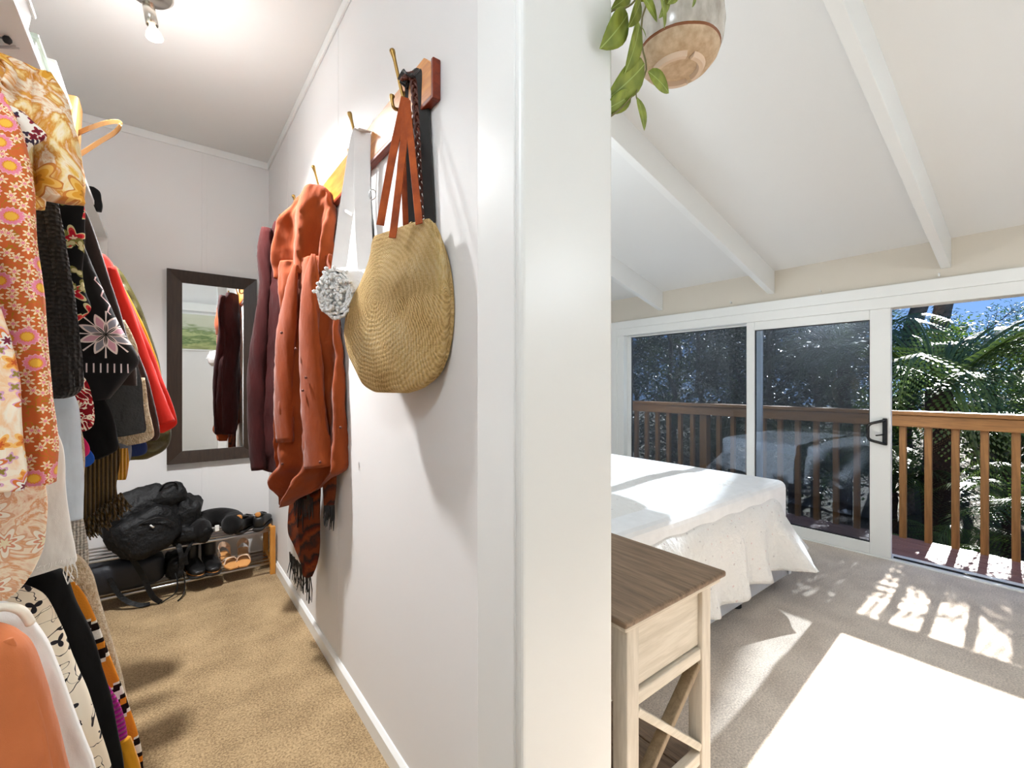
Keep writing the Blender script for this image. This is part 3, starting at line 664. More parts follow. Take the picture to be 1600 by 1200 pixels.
SPOTS = [head((0, -.02, -.05), (.16, -.05, -1), .085)]
for (c, d), (e, ang) in zip(SPOTS, ((132, 131),)):
    L = bpy.data.lights.new('halogen', 'SPOT'); L.energy = e; L.spot_size = R(ang); L.spot_blend = 1.0; L.shadow_soft_size = .06; L.color = (.97, .985, 1)
    lo_ = bpy.data.objects.new('halogen', L); COL.objects.link(lo_); lo_.parent = spl; lo_.location = c; lo_.rotation_euler = d.to_track_quat('-Z', 'Y').to_euler()
L = bpy.data.lights.new('closet_fill', 'POINT'); L.energy = 3.6; L.shadow_soft_size = .05; L.color = (.97, .985, 1)   # added fill below the spotlight, brightens the closet and its ceiling
lo_ = bpy.data.objects.new('closet_fill', L); COL.objects.link(lo_); lo_.parent = spl; lo_.location = SPOTS[0][0] + Vector((0, 0, -.2))
# added globe lights, all unseen, that brighten the hall, closet and bedroom
for nm, (x, y, zg, e) in enumerate(((-.55, .12, 2.45, 18), (2.4, -1.25, 2.1, 18), (1.25, 2.3, 2.42, 20))):
    d_ = empty('fill_globe', (x, y, zg)); tag(d_, ('added globe light out of view that brightens the hall and closet', 'added globe light out of view that brightens the bedroom away from the bed', 'added globe light hidden over the head of the bed that brightens the bedroom')[nm], 'added light')
    MB().lathe([(0, -.14), (.05, -.131), (.1, -.098), (.131, -.05), (.14, 0), (.131, .05), (.1, .098), (.05, .131), (.03, .14)], 32).build('globe', emit('fill_globe_glow', (.82, .92, 1), e), d_, smooth=True)
    MB().tube([(0, 0, .14), (0, 0, zc(x) - zg - .03)], .004, 8).build('cord', M['rubber'], d_)
    MB().lathe([(.03, .135), (.03, .18), (.012, .19)], 20).build('lamp_holder', M['chrome'], d_, smooth=True)
    MB().lathe([(.05, zc(x) - zg - .05), (.05, zc(x) - zg)], 20).build('ceiling_rose', M['chrome'], d_, smooth=False)

# painting on the hall wall (seen in the mirror)
t = T('painted_hills'); o3 = t.xyz(t.co()); wv = t.noise(t.vec(t.m2('MULTIPLY', o3[0], 1.0), t.m2('MULTIPLY', o3[2], 3.2), 0.), 3.2, 4, .5, 1.2)
hz = t.m2('MULTIPLY_ADD', wv, .5, t.m2('MULTIPLY', o3[2], -1.0))
col = t.ramp(t.m2('ADD', hz, .22), [(.0, lin(206, 208, 190)), (.34, lin(196, 198, 176)), (.44, lin(120, 140, 92)), (.52, lin(176, 184, 132)), (.6, lin(98, 122, 72)), (.7, lin(170, 176, 120)), (.82, lin(120, 128, 84))])
M['painting'] = t.done(col, .7)
pa = empty('landscape_painting', (.4, YF, 2.175)); tag(pa, 'painting of misty green hills on the hall wall reflected in the mirror', 'painting')
MB().box(-.62, .62, .004, .02, -.295, .295).build('canvas', M['painting'], pa)
for a in ((-.64, .64, .0, .028, .29, .315), (-.64, .64, .0, .028, -.315, -.29), (-.64, -.615, .0, .028, -.29, .29), (.615, .64, .0, .028, -.29, .29)):
    MB().box(*a).build('frame_strip', M['trim'], pa, bevel=.002)
struct(box('trim_7', XL, XW, YF, YF + .06, 2.52, 2.66, M['trim'], bevel=.01))

# ================================================================== MIRROR
M['espresso'] = wood('espresso_wood', (34, 24, 18), (58, 44, 34), 'z', 5, .4, 10)
M['mirror'] = plain('mirror_silver', (236, 238, 238), .0, 1.0, var=0)
mx0, mx1, mz0, mz1, fw = .008, .530, .765, 2.066, .083
mr = empty('wall_mirror', (mx0, YB, mz0)); tag(mr, 'tall rectangular mirror in a dark brown wooden frame on end wall', 'mirror')
def fpiece(pts):
    """frame piece with mitred ends: outer and inner edges, raised outside, sloping in"""
    (ox0, oz0), (ox1, oz1), (ix1_, iz1), (ix0_, iz0) = pts
    vs = [(ox0, YB - .001, oz0), (ox1, YB - .001, oz1), (ix1_, YB - .001, iz1), (ix0_, YB - .001, iz0), (ox0, YB - .034, oz0), (ox1, YB - .034, oz1), (ix1_, YB - .018, iz1), (ix0_, YB - .018, iz0)]
    return att(MB().add(vs, [(3,2,1,0),(4,5,6,7),(0,1,5,4),(1,2,6,5),(2,3,7,6),(3,0,4,7)]).build('frame_member', M['espresso'], None, bevel=.002), mr)
ia, ib, ja, jb = mx0 + fw, mx1 - fw, mz0 + fw, mz1 - fw
fpiece([(mx0, mz0), (mx1, mz0), (ib, ja), (ia, ja)]); fpiece([(mx1, mz0), (mx1, mz1), (ib, jb), (ib, ja)])
fpiece([(mx1, mz1), (mx0, mz1), (ia, jb), (ib, jb)]); fpiece([(mx0, mz1), (mx0, mz0), (ia, ja), (ia, jb)])
att(box('mirror_glass', ia - .004, ib + .004, YB - .014, YB - .010, ja - .004, jb + .004, M['mirror']), mr)

# ================================================================== GARMENT BUILDER
def cloth(name, pl, rows, mat, thick=.03, nf=3, amp=.012, seed=0, nz=44, nr=72, top_thin=.25, puff=None, close=False, hem=.006, parent=None, ex=.55, mid=None):
    """closed hanging cloth volume in the vertical plane pl; rows = (py, px_left, px_right) outline"""
    (ax, ay), (bx, by) = pl; e = Vector((bx - ax, by - ay, 0)).normalized(); n = Vector((e.y, -e.x, 0))
    if n.dot(Vector((ax, ay, 0))) > 0: n = -n
    rs = cr(rows, nz); vs = []; zl = None
    for i, (py, a, b) in enumerate(rs):
        u = i / nz; A, B = onP(a, py, pl), onP(b, py, pl); z = B.z; A.z = z
        if b - a > 200: pass
        if zl is not None and z > zl - .0008: z = zl - .0008
        zl = z; L = (B - A); W_ = Vector((L.x, L.y, 0)).length; c = (A + B) / 2
        th = thick * (top_thin + (1 - top_thin) * min(1, u * 3.2) ** .7)
        if close: th *= max(.12, math.sin(math.pi * min(1, max(0.02, u))) ** .45)
        if puff: th *= 1 + puff[1] * (abs(math.sin(math.pi * z / puff[0])) - .5)
        for j in range(nr):
            q = 2 * math.pi * j / nr; cs, sn = math.cos(q), math.sin(q)
            s = math.copysign(abs(cs) ** ex, cs); d = math.copysign(abs(sn) ** .75, sn)
            sx = (s * .5) * W_
            ph = sx / .26 * nf * 2 * math.pi / 3 + seed * 1.7 + 1.6 * noise.noise(Vector((sx * 3, z * 1.8, seed)))
            fo = 1.5 * amp * (.35 + .9 * u) * math.sin(ph) * min(1, abs(sn) * 1.6) + .7 * amp * noise.noise(Vector((sx * 14, z * 7, seed + 3))) + .4 * amp * noise.noise(Vector((sx * 40, z * 22, seed)))
            # edge wobble so that the silhouette is not ruled
            s2 = sx + .004 * noise.noise(Vector((z * 8, seed, s)))
            zz = z + (hem * math.sin(sx * 30 + seed) * (u ** 8) if not close else 0)
            p = Vector((c.x, c.y, 0)) + e * s2 + n * (d * th + fo); vs.append((p.x, p.y, zz))
    fs = [(i*nr+j, i*nr+(j+1)%nr, (i+1)*nr+(j+1)%nr, (i+1)*nr+j) for i in range(nz) for j in range(nr)]
    fs += [tuple(range(nr)), tuple(nz * nr + j for j in range(nr - 1, -1, -1))]
    o = MB().add(vs, fs).build(name, mat, None, smooth=True)
    if parent: att(o, parent)
    return o
def PY(y): return ((-1, y), (1, y))
def sleeve(pts, pl, mat, parent, name='sleeve', seg=22, flat=.6, off=-.02, wob=.18, seed=0, caps=True):
    """tube along (px, py, half width in px) on plane pl, pushed towards the viewer by -off"""
    (ax, ay), (bx, by) = pl; e = Vector((bx - ax, by - ay, 0)).normalized(); n = Vector((e.y, -e.x, 0))
    if n.dot(Vector((ax, ay, 0))) > 0: n = -n
    ps = cr(pts, 26); path = []; rad = []
    for x, y, h in ps:
        p = onP(x, y, pl); q = onP(x + h, y, pl); path.append(p + n * (-off)); rad.append((Vector((q.x - p.x, q.y - p.y, 0))).length)
    o = MB().tube(path, rad, seg, flat, up=n, wob=wob, seed=seed, caps=caps).build(name, mat, None, smooth=True); return att(o, parent)
def hanger(o, y, z, zr):
    """wire hook and shoulder bar up to the rod"""
    h = MB().tube(cr([(-.56, y, z), (-.56, y, zr - .03), (-.545, y, zr - .005), (-.545, y, zr + .012), (-.56, y, zr + .0185), (-.575, y, zr + .01)], 16), .0025, 6)
    h.tube(cr([(-.76, y, z - .09), (-.66, y, z - .025), (-.56, y, z), (-.46, y, z - .025), (-.36, y, z - .09)], 16), .006, 8)
    att(h.build('hanger', M['steel'], None, smooth=True), o)

# ---- fabrics
def floral_orange():
    t = T('orange_retro_floral'); v = t.xz(); W_ = lin(246, 226, 186); P = lin(236, 138, 160); Yl = lin(240, 178, 60); O = lin(208, 104, 52); G = lin(176, 130, 30)
    base = t.ramp(t.noise(v, 40, 2), [(.42, O), (.5, G), (.52, O)], 'CONSTANT')
    c = t.flower(v, 58, 6, .42, base, [(0, P), (.18, P), (.34, Yl), (.42, W_), (.85, O)], .85, 3.1, .45)
    c = t.flower(v, 23, 14, .36, c, [(0, lin(244, 190, 70)), (.45, lin(232, 148, 60)), (.58, P), (.9, lin(240, 180, 190))], .62, .7, .08)
    t.bump(t.noise(t.co(), 25, 3), .3, .01); return t.done(c, .9, None, .2, .1)
def marbled(name, cols, sc=10, dist=2.5, fl=None):
    t = T(name); v = t.xz(); f = t.noise(v, sc, 5, .6, dist); n_ = len(cols)
    c = t.ramp(f, [(.30 + .42 * i / (n_ - 1), lin(*k)) for i, k in enumerate(cols)])
    if fl:
        for (sc_, pe, sz, st, keep, off) in fl: c = t.flower(v, sc_, pe, sz, c, [(p, lin(*k)) for p, k in st], keep, off, .35)
    t.bump(t.noise(t.co(), 25, 3), .3, .01); return t.done(c, .9, None, .2, .1)
M['f_orange'] = floral_orange()
M['f_yellow'] = marbled('golden_lily_print', [(236, 190, 90), (246, 232, 206), (240, 214, 150), (214, 140, 40), (248, 236, 214), (224, 160, 90), (228, 170, 60)], 11, 1.6,
    [(13, 5, .40, [(0, (196, 130, 30)), (.25, (226, 160, 50)), (.6, (238, 190, 100)), (.85, (206, 130, 60))], .45, 1.3)])
M['f_cream'] = marbled('cream_autumn_floral', [(248, 226, 196), (244, 232, 212), (240, 196, 150), (248, 236, 220)], 16, 1.0,
    [(30, 5, .42, [(0, (200, 90, 40)), (.3, (226, 140, 60)), (.7, (244, 190, 110))], .6, .2), (19, 6, .36, [(0, (120, 40, 60)), (.3, (236, 230, 220)), (.6, (214, 120, 60)), (.85, (224, 160, 190))], .5, 2.4), (48, 4, .38, [(0, (150, 130, 60)), (.6, (214, 160, 190))], .35, 4.4)])
M['f_paisley'] = marbled('pale_peach_paisley', [(236, 196, 160), (248, 236, 214), (226, 160, 110), (248, 232, 206), (240, 206, 176), (216, 150, 110)], 13, 2.6,
    [(15, 7, .40, [(0, (240, 226, 190)), (.3, (222, 150, 120)), (.5, (248, 238, 220)), (.8, (226, 176, 140))], .5, .9)])
M['f_ditsy'] = marbled('white_maroon_ditsy', [(240, 234, 222), (244, 240, 230)], 12, .5, [(60, 4, .40, [(0, (110, 30, 46)), (.5, (136, 40, 50))], .55, .2), (90, 3, .36, [(0, (60, 50, 70))], .35, 1.2)])
t = T('black_seersucker'); v = t.xz(); d = t.voro(v, 95, .5); t.bump(t.m2('ADD', d.outputs['Distance'], t.noise(t.co(), 22, 2)), .9, .012); M['f_seer'] = t.done(lin(20, 18, 18), .75, None, .3, .1)
t = T('black_red_embroidery'); v = t.xz(); c = t.flower(v, 14, 5, .36, lin(16, 14, 15), [(0, (*lin(230, 200, 180),)), (.25, lin(170, 20, 40)), (.6, lin(210, 60, 60)), (.8, lin(206, 196, 150))], .55, .35, .4)
c = t.flower(v, 26, 2, .34, c, [(0, lin(196, 186, 140)), (.6, lin(120, 116, 60))], .4, 3.1, .6); M['f_embr'] = t.done(c, .9, None, .2)
SN = onY(167, 524, 1.79)
t = T('black_wool_snowflake'); o3 = t.xyz(t.co()); dx = t.m2('SUBTRACT', o3[0], SN.x); dz = t.m2('SUBTRACT', o3[2], SN.z)
rr_ = t.m2('POWER', t.m2('ADD', t.m2('MULTIPLY', dx, dx), t.m2('MULTIPLY', dz, dz)), .5); an = t.m2('ADD', t.m2('ARCTAN2', dz, dx), math.pi)
k8 = t.m2('DIVIDE', an, math.pi / 4); fr = t.m2('SUBTRACT', t.m2('FRACT', k8), .5); afr = t.m2('ABSOLUTE', fr)
rn = t.m2('DIVIDE', rr_, .062); lim = t.m2('MULTIPLY', t.m2('SUBTRACT', .5, t.m2('ABSOLUTE', t.m2('SUBTRACT', rn, .52))), .95)
pet = t.m2('MULTIPLY', t.lt(afr, lim), t.lt(rn, 1.)); inner = t.lt(afr, t.m2('SUBTRACT', lim, .14))
even = t.gt(t.m2('MODULO', t.m2('FLOOR', k8), 2.), .5)
spk = t.m2('MULTIPLY', t.gt(afr, .46), t.m2('MULTIPLY', t.gt(rn, .1), t.lt(rn, 1.12)))
stitch = t.gt(t.m2('SINE', t.m2('MULTIPLY', t.m2('ADD', o3[0], o3[2]), 2600.)), -.6)
c = t.mix(pet, lin(22, 20, 21), t.mix(inner, lin(236, 220, 214), t.mix(even, lin(214, 160, 176), lin(140, 140, 150))))
c = t.mix(spk, c, lin(236, 222, 216))
# zigzag of stitches climbing the edge
zz_ = t.m2('ABSOLUTE', t.m2('SUBTRACT', t.m2('FRACT', t.m2('MULTIPLY', dz, 22.)), .5)); edge = t.m2('SUBTRACT', t.m2('MULTIPLY', dz, -.316), -.025)
ln_ = t.m2('MULTIPLY', t.lt(t.m2('ABSOLUTE', t.m2('SUBTRACT', dx, t.m2('ADD', edge, t.m2('MULTIPLY', zz_, .022)))), .0016), t.m2('MULTIPLY', t.gt(dz, .06), t.lt(dz, .17)))
c = t.mix(ln_, c, lin(226, 196, 196))
rowb = t.m2('MULTIPLY', t.m2('MULTIPLY', t.lt(dz, -.085), t.gt(dz, -.112)), t.m2('MULTIPLY', t.gt(t.m2('SINE', t.m2('MULTIPLY', dx, 420.)), .75), t.lt(t.m2('ABSOLUTE', dx), .05)))
c = t.mix(rowb, c, lin(220, 206, 206)); t.bump(t.noise(t.co(), 30, 3), .25, .01); M['f_snow'] = t.done(c, .95, None, .2, .1)
M['f_velvet'] = fabric('dark_brown_velvet', (40, 26, 20), .2, 900, .3, sheen=.4)
t = T('black_leather'); t.bump(t.m2('ADD', t.noise(t.co(), 120, 3), t.m2('MULTIPLY', t.noise(t.co(), 24, 3), 1.5)), .35, .008); M['f_leather'] = t.done(lin(12, 13, 13), .3, None, .5)
t = T('cream_fleece'); t.bump(t.noise(t.co(), 160, 3), 1.0, .012); M['f_fleece'] = t.done(t.ramp(t.noise(t.co(), 90, 3), [(.3, lin(196, 164, 120)), (.7, lin(238, 220, 190))]), 1., None, .1, .4)
M['f_brownfur'] = fabric('dark_brown_sheepskin', (52, 28, 20), .3, 300, .8, 60, .4)
M['f_red'] = fabric('bright_red_cotton', (206, 40, 26), .04, 900, .1)
M['f_mustard'] = fabric('mustard_cotton', (206, 142, 24), .08)
M['f_olive'] = plain('olive_nylon', (66, 62, 24), .38, var=.15, sc=8, bump=.5, bsc=26, bd=.012, spec=.5)
t = T('red_white_scroll'); v = t.xz(); f = t.noise(v, 17, 2, .4, 2.8); c = t.ramp(f, [(.38, lin(130, 14, 26)), (.47, lin(240, 226, 206)), (.54, lin(176, 22, 34)), (.6, lin(60, 20, 24)), (.63, lin(170, 20, 34))], 'CONSTANT'); M['f_scroll'] = t.done(c, .9, None, .2)
M['f_black'] = fabric('black_cotton', (8, 7, 8), .12, sheen=.04); M['f_denim'] = fabric('bleached_denim', (206, 216, 226), .07, 1500, .2)
M['f_white'] = fabric('white_cotton', (238, 235, 230), .03); M['f_creamc'] = fabric('cream_cotton', (236, 226, 208), .05)
t = T('oatmeal_knit'); o3 = t.xyz(t.co()); kn_ = t.m2('ADD', t.m2('SINE', t.m2('MULTIPLY', o3[0], 900.)), t.m2('SINE', t.m2('MULTIPLY', o3[2], 800.))); t.bump(kn_, .6, .006)
M['f_knit'] = t.done(t.ramp(t.noise(t.co(), 220, 2), [(.3, lin(176, 168, 156)), (.7, lin(224, 216, 204))]), 1., None, .1)
M['f_pink'] = fabric('hot_pink_cotton', (210, 36, 100)); M['f_blue'] = fabric('royal_blue_fleece', (30, 84, 180)); M['f_navy'] = fabric('navy_cotton', (36, 52, 96))
M['f_grey'] = fabric('grey_marl', (128, 130, 140), .2)
def ribknit(name, a, b, ax=0, k=420.):
    t = T(name); o3 = t.xyz(t.co()); s = t.m2('SINE', t.m2('MULTIPLY', o3[ax], k)); t.bump(t.m2('ADD', s, t.m2('MULTIPLY', t.noise(t.co(), 300, 2), .8)), .8, .008)
    return t.done(t.ramp(t.m2('MULTIPLY_ADD', s, .5, .5), [(0, lin(*a)), (1, lin(*b))]), 1., None, .1, .2)
M['f_oliveknit'] = ribknit('olive_brown_rib_knit', (62, 44, 14), (104, 78, 30), 0, 620.); M['f_mustknit'] = ribknit('mustard_rib_knit', (196, 130, 24), (226, 164, 50), 0, 700.)
M['f_orangej'] = fabric('tangerine_linen', (196, 112, 66), .05)
t = T('cream_bird_print'); v = t.xz(); f = t.noise(v, 7, 3, .5, 1.4); g2 = t.m2('ABSOLUTE', t.m2('SUBTRACT', f, .5)); br = t.lt(g2, .006)
h2 = t.m2('ABSOLUTE', t.m2('SUBTRACT', t.noise(v, 15, 2, .5, .8), .52)); c = t.mix(br, t.ramp(t.noise(v, 6, 3, .5, 1.), [(.3, lin(238, 226, 206)), (.66, lin(232, 216, 190)), (.70, lin(228, 196, 110)), (.74, lin(214, 150, 120))]), lin(34, 30, 30))
c = t.mix(t.lt(h2, .0045), c, lin(50, 44, 46)); c = t.flower(v, 22, 3, .2, c, [(0, lin(40, 36, 40))], .3, .5, .6); M['f_bird'] = t.done(c, .9, None, .2)
t = T('orange_ikat_weave'); o3 = t.xyz(t.co()); zb = t.m2('MULTIPLY', o3[2], 5.2); zf = t.m2('FRACT', zb); xs = t.m2('MULTIPLY', t.m2('FLOOR', t.m2('MULTIPLY', t.m2('ABSOLUTE', t.m2('SUBTRACT', t.m2('FRACT', t.m2('MULTIPLY', t.m2('ADD', o3[0], t.m2('MULTIPLY', o3[1], .3)), 6.)), .5)), 12.)), .05)
zk = t.m2('ADD', zf, xs); c = t.ramp(t.m2('FRACT', zk), [(0, lin(226, 140, 46)), (.26, lin(236, 228, 214)), (.31, lin(34, 24, 22)), (.44, lin(226, 140, 46)), (.52, lin(34, 24, 22)), (.58, lin(240, 234, 224)), (.70, lin(34, 24, 22)), (.80, lin(236, 228, 214)), (.83, lin(226, 140, 46))], 'CONSTANT')
t.bump(t.noise(t.co(), 250, 2), .4, .004); M['f_ikat'] = t.done(c, 1., None, .1)
M['f_magenta'] = ribknit('magenta_knit', (170, 20, 130), (206, 40, 160), 2, 500.)
M['f_rust'] = fabric('rust_waxed_cotton', (138, 60, 18), .10, 1200, .22, 10, .15); M['f_maroon'] = fabric('maroon_corduroy', (54, 10, 8), .2, 1500, .5, 8, .05)

# ---- upper rod, near to far
def up(o, lb, cat, y=None, hz=2.0):
    tag(o, lb, cat, 'clothes on the upper rod')
    if y: hanger(o, y, hz, 2.08)
    return o
G = cloth('floral_dress', PY(1.13), [(150,-230,-110),(230,-240,-70),(330,-240,-40),(430,-240,-12),(490,-240,4),(540,-240,18),(600,-240,29),(680,-240,37),(735,-240,42),(764,-240,36)], M['f_cream'], .028, 3, .012, 1)
up(G, 'cream dress with autumn coloured flowers at the very front of the upper rod', 'dress', 1.13, 1.86)
G = cloth('floral_dress', PY(1.21), [(95,-190,-60),(140,-200,0),(165,-210,18),(215,-220,38),(300,-220,52),(380,-220,62),(480,-220,70),(560,-220,78),(640,-220,86),(700,-220,91),(748,-220,88)], M['f_orange'], .036, 4, .016, 2)
up(G, 'orange retro dress printed with pink and yellow flowers', 'dress', 1.21, 1.86)
up(cloth('floral_shirt', PY(1.265), [(148,-160,-30),(170,-160,26),(195,-160,56),(212,-160,72),(222,-160,60),(236,-160,44),(300,-160,30),(380,-160,20)], M['f_ditsy'], .016, 2, .004, 3, nz=30), 'white shirt with tiny maroon flowers between the orange dress and yellow blouse', 'shirt', 1.265, 1.86)
G = cloth('printed_blouse', PY(1.34), [(84,-200,-4),(96,-200,30),(108,-200,60),(122,-200,80),(150,-200,86),(200,-200,84),(260,-200,78),(300,-200,74),(330,-200,70)], M['f_yellow'], .026, 3, .010, 4)
up(G, 'golden yellow lily print blouse with short sleeve high on the rod', 'blouse', 1.34, 1.86)
sleeve([(70,118,14),(78,150,27),(86,200,33),(94,260,37),(97,300,38),(98,316,38)], PY(1.34), M['f_yellow'], G, flat=.75, off=-.012, seed=4)
att(MB().tube(cr([onY(-30, 80, 1.31), onY(0, 88, 1.30), onY(18, 112, 1.295), onY(10, 135, 1.29)], 14), .012, 8, .5).build('collar', M['f_yellow'], None, smooth=True), G)
up(cloth('paisley_dress', PY(1.29), [(420,-200,20),(600,-200,48),(700,-200,60),(745,-200,68),(800,-200,74),(860,-200,66),(905,-200,44),(930,-200,22),(950,-200,-5)], M['f_paisley'], .018, 3, .007, 5), 'pale peach paisley dress with a rounded hem below the orange dress', 'dress', 1.29, 1.6)
G = cloth('white_skirt', PY(1.395), [(640,-90,70),(700,-90,98),(760,-80,104),(820,-80,110),(860,-80,117),(878,-60,119),(888,0,106)], M['f_white'], .018, 2, .006, 6)
up(G, 'white denim skirt with a frayed thread hem', 'skirt', 1.395, 1.4)
fr_ = MB()
for k in range(26):
    px_ = 40 + 80 * k / 26; py_ = 893 - (px_ - 50) * .25; p = onY(px_, py_ - 6, 1.37); l = rnd.uniform(.006, .02) if k < 20 else rnd.uniform(.02, .06)
    fr_.tube([p, p + Vector((rnd.uniform(-.006, .006), -.003, -l * .5)), p + Vector((rnd.uniform(-.012, .012), -.002, -l))], .0011, 4)
att(fr_.build('frayed_threads', M['f_white'], None), G)['kind'] = 'stuff'
G = cloth('seersucker_jacket', PY(1.56), [(270,-80,60),(305,-80,86),(340,-80,92),(400,-80,101),(460,-80,111),(540,-80,123),(585,-80,132),(606,-60,130),(618,-20,118),(626,20,100)], M['f_seer'], .034, 3, .012, 7)
up(G, 'black puckered jacket right of the orange dress', 'jacket', 1.56, 1.98)
sleeve([(78,300,12),(92,380,14),(104,470,16),(114,560,16),(118,605,14)], PY(1.56), M['f_seer'], G, flat=.7, off=-.03, seed=9)
up(cloth('denim_jeans', PY(1.64), [(590,-60,96),(620,-60,118),(650,-60,125),(700,-60,128),(760,-60,131),(806,-60,130)], M['f_denim'], .016, 2, .005, 8), 'bleached pale blue denim jeans hanging below the black puckered jacket', 'jeans', 1.64, 1.4)
up(cloth('knit_jumper', PY(1.68), [(780,-40,124),(820,-40,133),(870,-40,138),(915,-40,136)], M['f_knit'], .02, 2, .004, 9), 'oatmeal knitted jumper hem below the pale denim', 'jumper', 1.68, 1.3)
up(cloth('embroidered_top', PY(1.715), [(295,-40,104),(320,-40,131),(360,-40,132),(420,-40,129),(455,-40,134),(478,-40,142),(490,-20,138),(502,20,120)], M['f_embr'], .022, 3, .008, 10), 'black top embroidered with red and cream flowers', 'top', 1.715, 1.98)
G = cloth('snowflake_cape', PY(1.80), [(328,-20,112),(360,-20,122),(400,-20,138),(440,-20,156),(480,-20,174),(520,-20,193),(552,-20,213),(568,0,217),(584,20,205),(604,50,190),(624,80,172)], M['f_snow'], .028, 2, .010, 11)
up(G, 'black wool cape with a pink and white snowflake embroidery', 'cape', 1.80, 1.98)
up(cloth('scroll_print_top', PY(1.765), [(575,20,118),(600,20,140),(640,20,147),(664,30,146),(676,50,134)], M['f_scroll'], .014, 2, .004, 12, nz=26), 'red top with white scroll print below the snowflake cape', 'top', 1.765, 1.5)
up(cloth('velvet_coat', PY(1.90), [(310,-10,120),(340,-10,140),(400,-10,160),(450,-10,176),(520,-10,198),(565,-10,211),(600,0,214)], M['f_velvet'], .024, 3, .008, 13), 'dark brown velvet coat edge behind the snowflake cape', 'coat', 1.90, 1.98)
up(cloth('cream_jumper', PY(1.95), [(500,60,195),(522,60,206),(545,60,215),(562,60,214),(580,60,200)], M['f_fleece'], .02, 2, .004, 14, nz=20), 'cream fleece cuff showing between the snowflake cape and red jacket', 'jumper', 1.95, 1.6)
up(cloth('black_shirt', PY(1.93), [(600,40,150),(640,40,172),(680,40,183),(702,50,185),(714,80,160)], M['f_black'], .016, 2, .005, 15, nz=26), 'black cotton shirt tail left of the leather jacket hem', 'shirt', 1.93, 1.6)
up(cloth('leather_jacket', PY(2.02), [(540,60,206),(580,60,217),(610,60,222),(640,60,226),(668,64,229),(677,80,226)], M['f_leather'], .022, 2, .006, 16, nz=28), 'black leather jacket with a glossy straight hem', 'jacket', 2.02, 1.7)
G = cloth('sheepskin_coat', PY(2.10), [(500,60,196),(540,60,212),(580,60,227),(620,60,239),(655,60,247),(680,60,250),(690,80,244)], M['f_brownfur'], .022, 2, .004, 17, nz=30)
up(G, 'dark brown sheepskin coat with cream fleece lining under the leather jacket', 'coat', 2.10, 1.9)
att(cloth('fleece_trim', PY(2.065), [(590,180,226),(630,182,232),(662,180,239),(682,176,240),(692,178,226)], M['f_fleece'], .018, 2, .004, 18, nz=22), G)
G = cloth('red_jacket', PY(2.22), [(398,20,164),(412,20,176),(450,20,194),(500,30,217),(560,40,242),(610,60,262),(650,60,275),(664,80,275),(674,100,256)], M['f_red'], .040, 2, .010, 19)
up(G, 'bright red jacket with a long sleeve beside the mirror', 'jacket', 2.22, 1.9)
sleeve([(176,420,7),(194,480,12),(216,550,15),(238,620,19),(252,662,22)], PY(2.22), M['f_red'], G, flat=.7, off=-.035, seed=3, wob=.08)
up(cloth('mustard_shirt', PY(2.33), [(425,40,178),(460,40,200),(500,50,221),(540,60,238),(580,70,251),(620,80,258),(640,90,256)], M['f_mustard'], .02, 2, .006, 20), 'mustard yellow shirt edge between the red and olive jackets', 'shirt', 2.33, 1.9)
up(cloth('puffer_jacket', PY(2.47), [(415,50,180),(432,50,195),(470,50,216),(510,60,231),(560,70,247),(620,80,260),(660,90,267),(688,100,267),(704,120,256),(714,140,232)], M['f_olive'], .05, 2, .004, 21, nz=60, puff=(.075, .55)), 'olive green quilted puffer jacket at the far end of the rod', 'jacket', 2.47, 1.9)
up(cloth('fleece_vest', PY(1.72), [(660,40,122),(690,40,131),(720,40,133),(760,40,130),(800,40,132)], M['f_fleece'], .014, 2, .004, 22, nz=24), 'cream fluffy vest edge right of the pale denim', 'vest', 1.72, 1.4)
up(cloth('pink_top', PY(1.84), [(680,40,128),(695,40,139),(708,40,140),(716,60,130)], M['f_pink'], .012, 2, .003, 23, nz=16), 'hot pink top hem peeking below the black shirt', 'top', 1.84, 1.3)
up(cloth('blue_fleece', PY(1.88), [(700,40,138),(712,40,147),(722,40,147),(730,60,138)], M['f_blue'], .012, 2, .003, 24, nz=16), 'royal blue fleece hem just below the hot pink top', 'fleece', 1.88, 1.3)
up(cloth('grey_shirt', PY(2.06), [(690,90,204),(706,100,205),(722,110,201),(734,130,182)], M['f_grey'], .014, 2, .004, 25, nz=18), 'grey marl shirt hem left of the navy one', 'shirt', 2.06, 1.3)
up(cloth('navy_shirt', PY(2.16), [(680,120,222),(696,130,230),(708,140,228),(714,160,214)], M['f_navy'], .014, 2, .004, 26, nz=18), 'navy blue shirt hem under the sheepskin coat', 'shirt', 2.16, 1.3)
up(cloth('mustard_knit', PY(2.0), [(700,110,200),(722,120,202),(740,130,199),(749,140,196)], M['f_mustknit'], .016, 2, .004, 27, nz=18), 'mustard ribbed knit hem hanging above the backpack', 'jumper', 2.0, 1.3)
G = cloth('fringed_scarf', PY(1.97), [(660,96,178),(700,100,186),(730,108,186),(760,112,182),(785,112,184),(800,112,176),(820,114,150),(832,116,136)], M['f_oliveknit'], .016, 3, .006, 28, nz=40)
up(G, 'olive brown ribbed knit scarf with a thick fringe', 'scarf', 1.97, 1.5)
fr_ = MB()
for k in range(150):
    u = rnd.random(); p = onY(188 - 62 * u, 778 + 46 * u, 1.95) + Vector((0, rnd.uniform(-.02, .015), rnd.uniform(-.004, .02))); d = Vector((.35 + rnd.uniform(-.3, .3), rnd.uniform(-.3, .2), -1)) * rnd.uniform(.03, .055)
    fr_.tube([p, p + d * .5 + Vector((rnd.uniform(-.006, .006), 0, 0)), p + d], [.003, .003, .0018], 4)
att(fr_.build('fringe', M['f_oliveknit'], None), G)['kind'] = 'stuff'
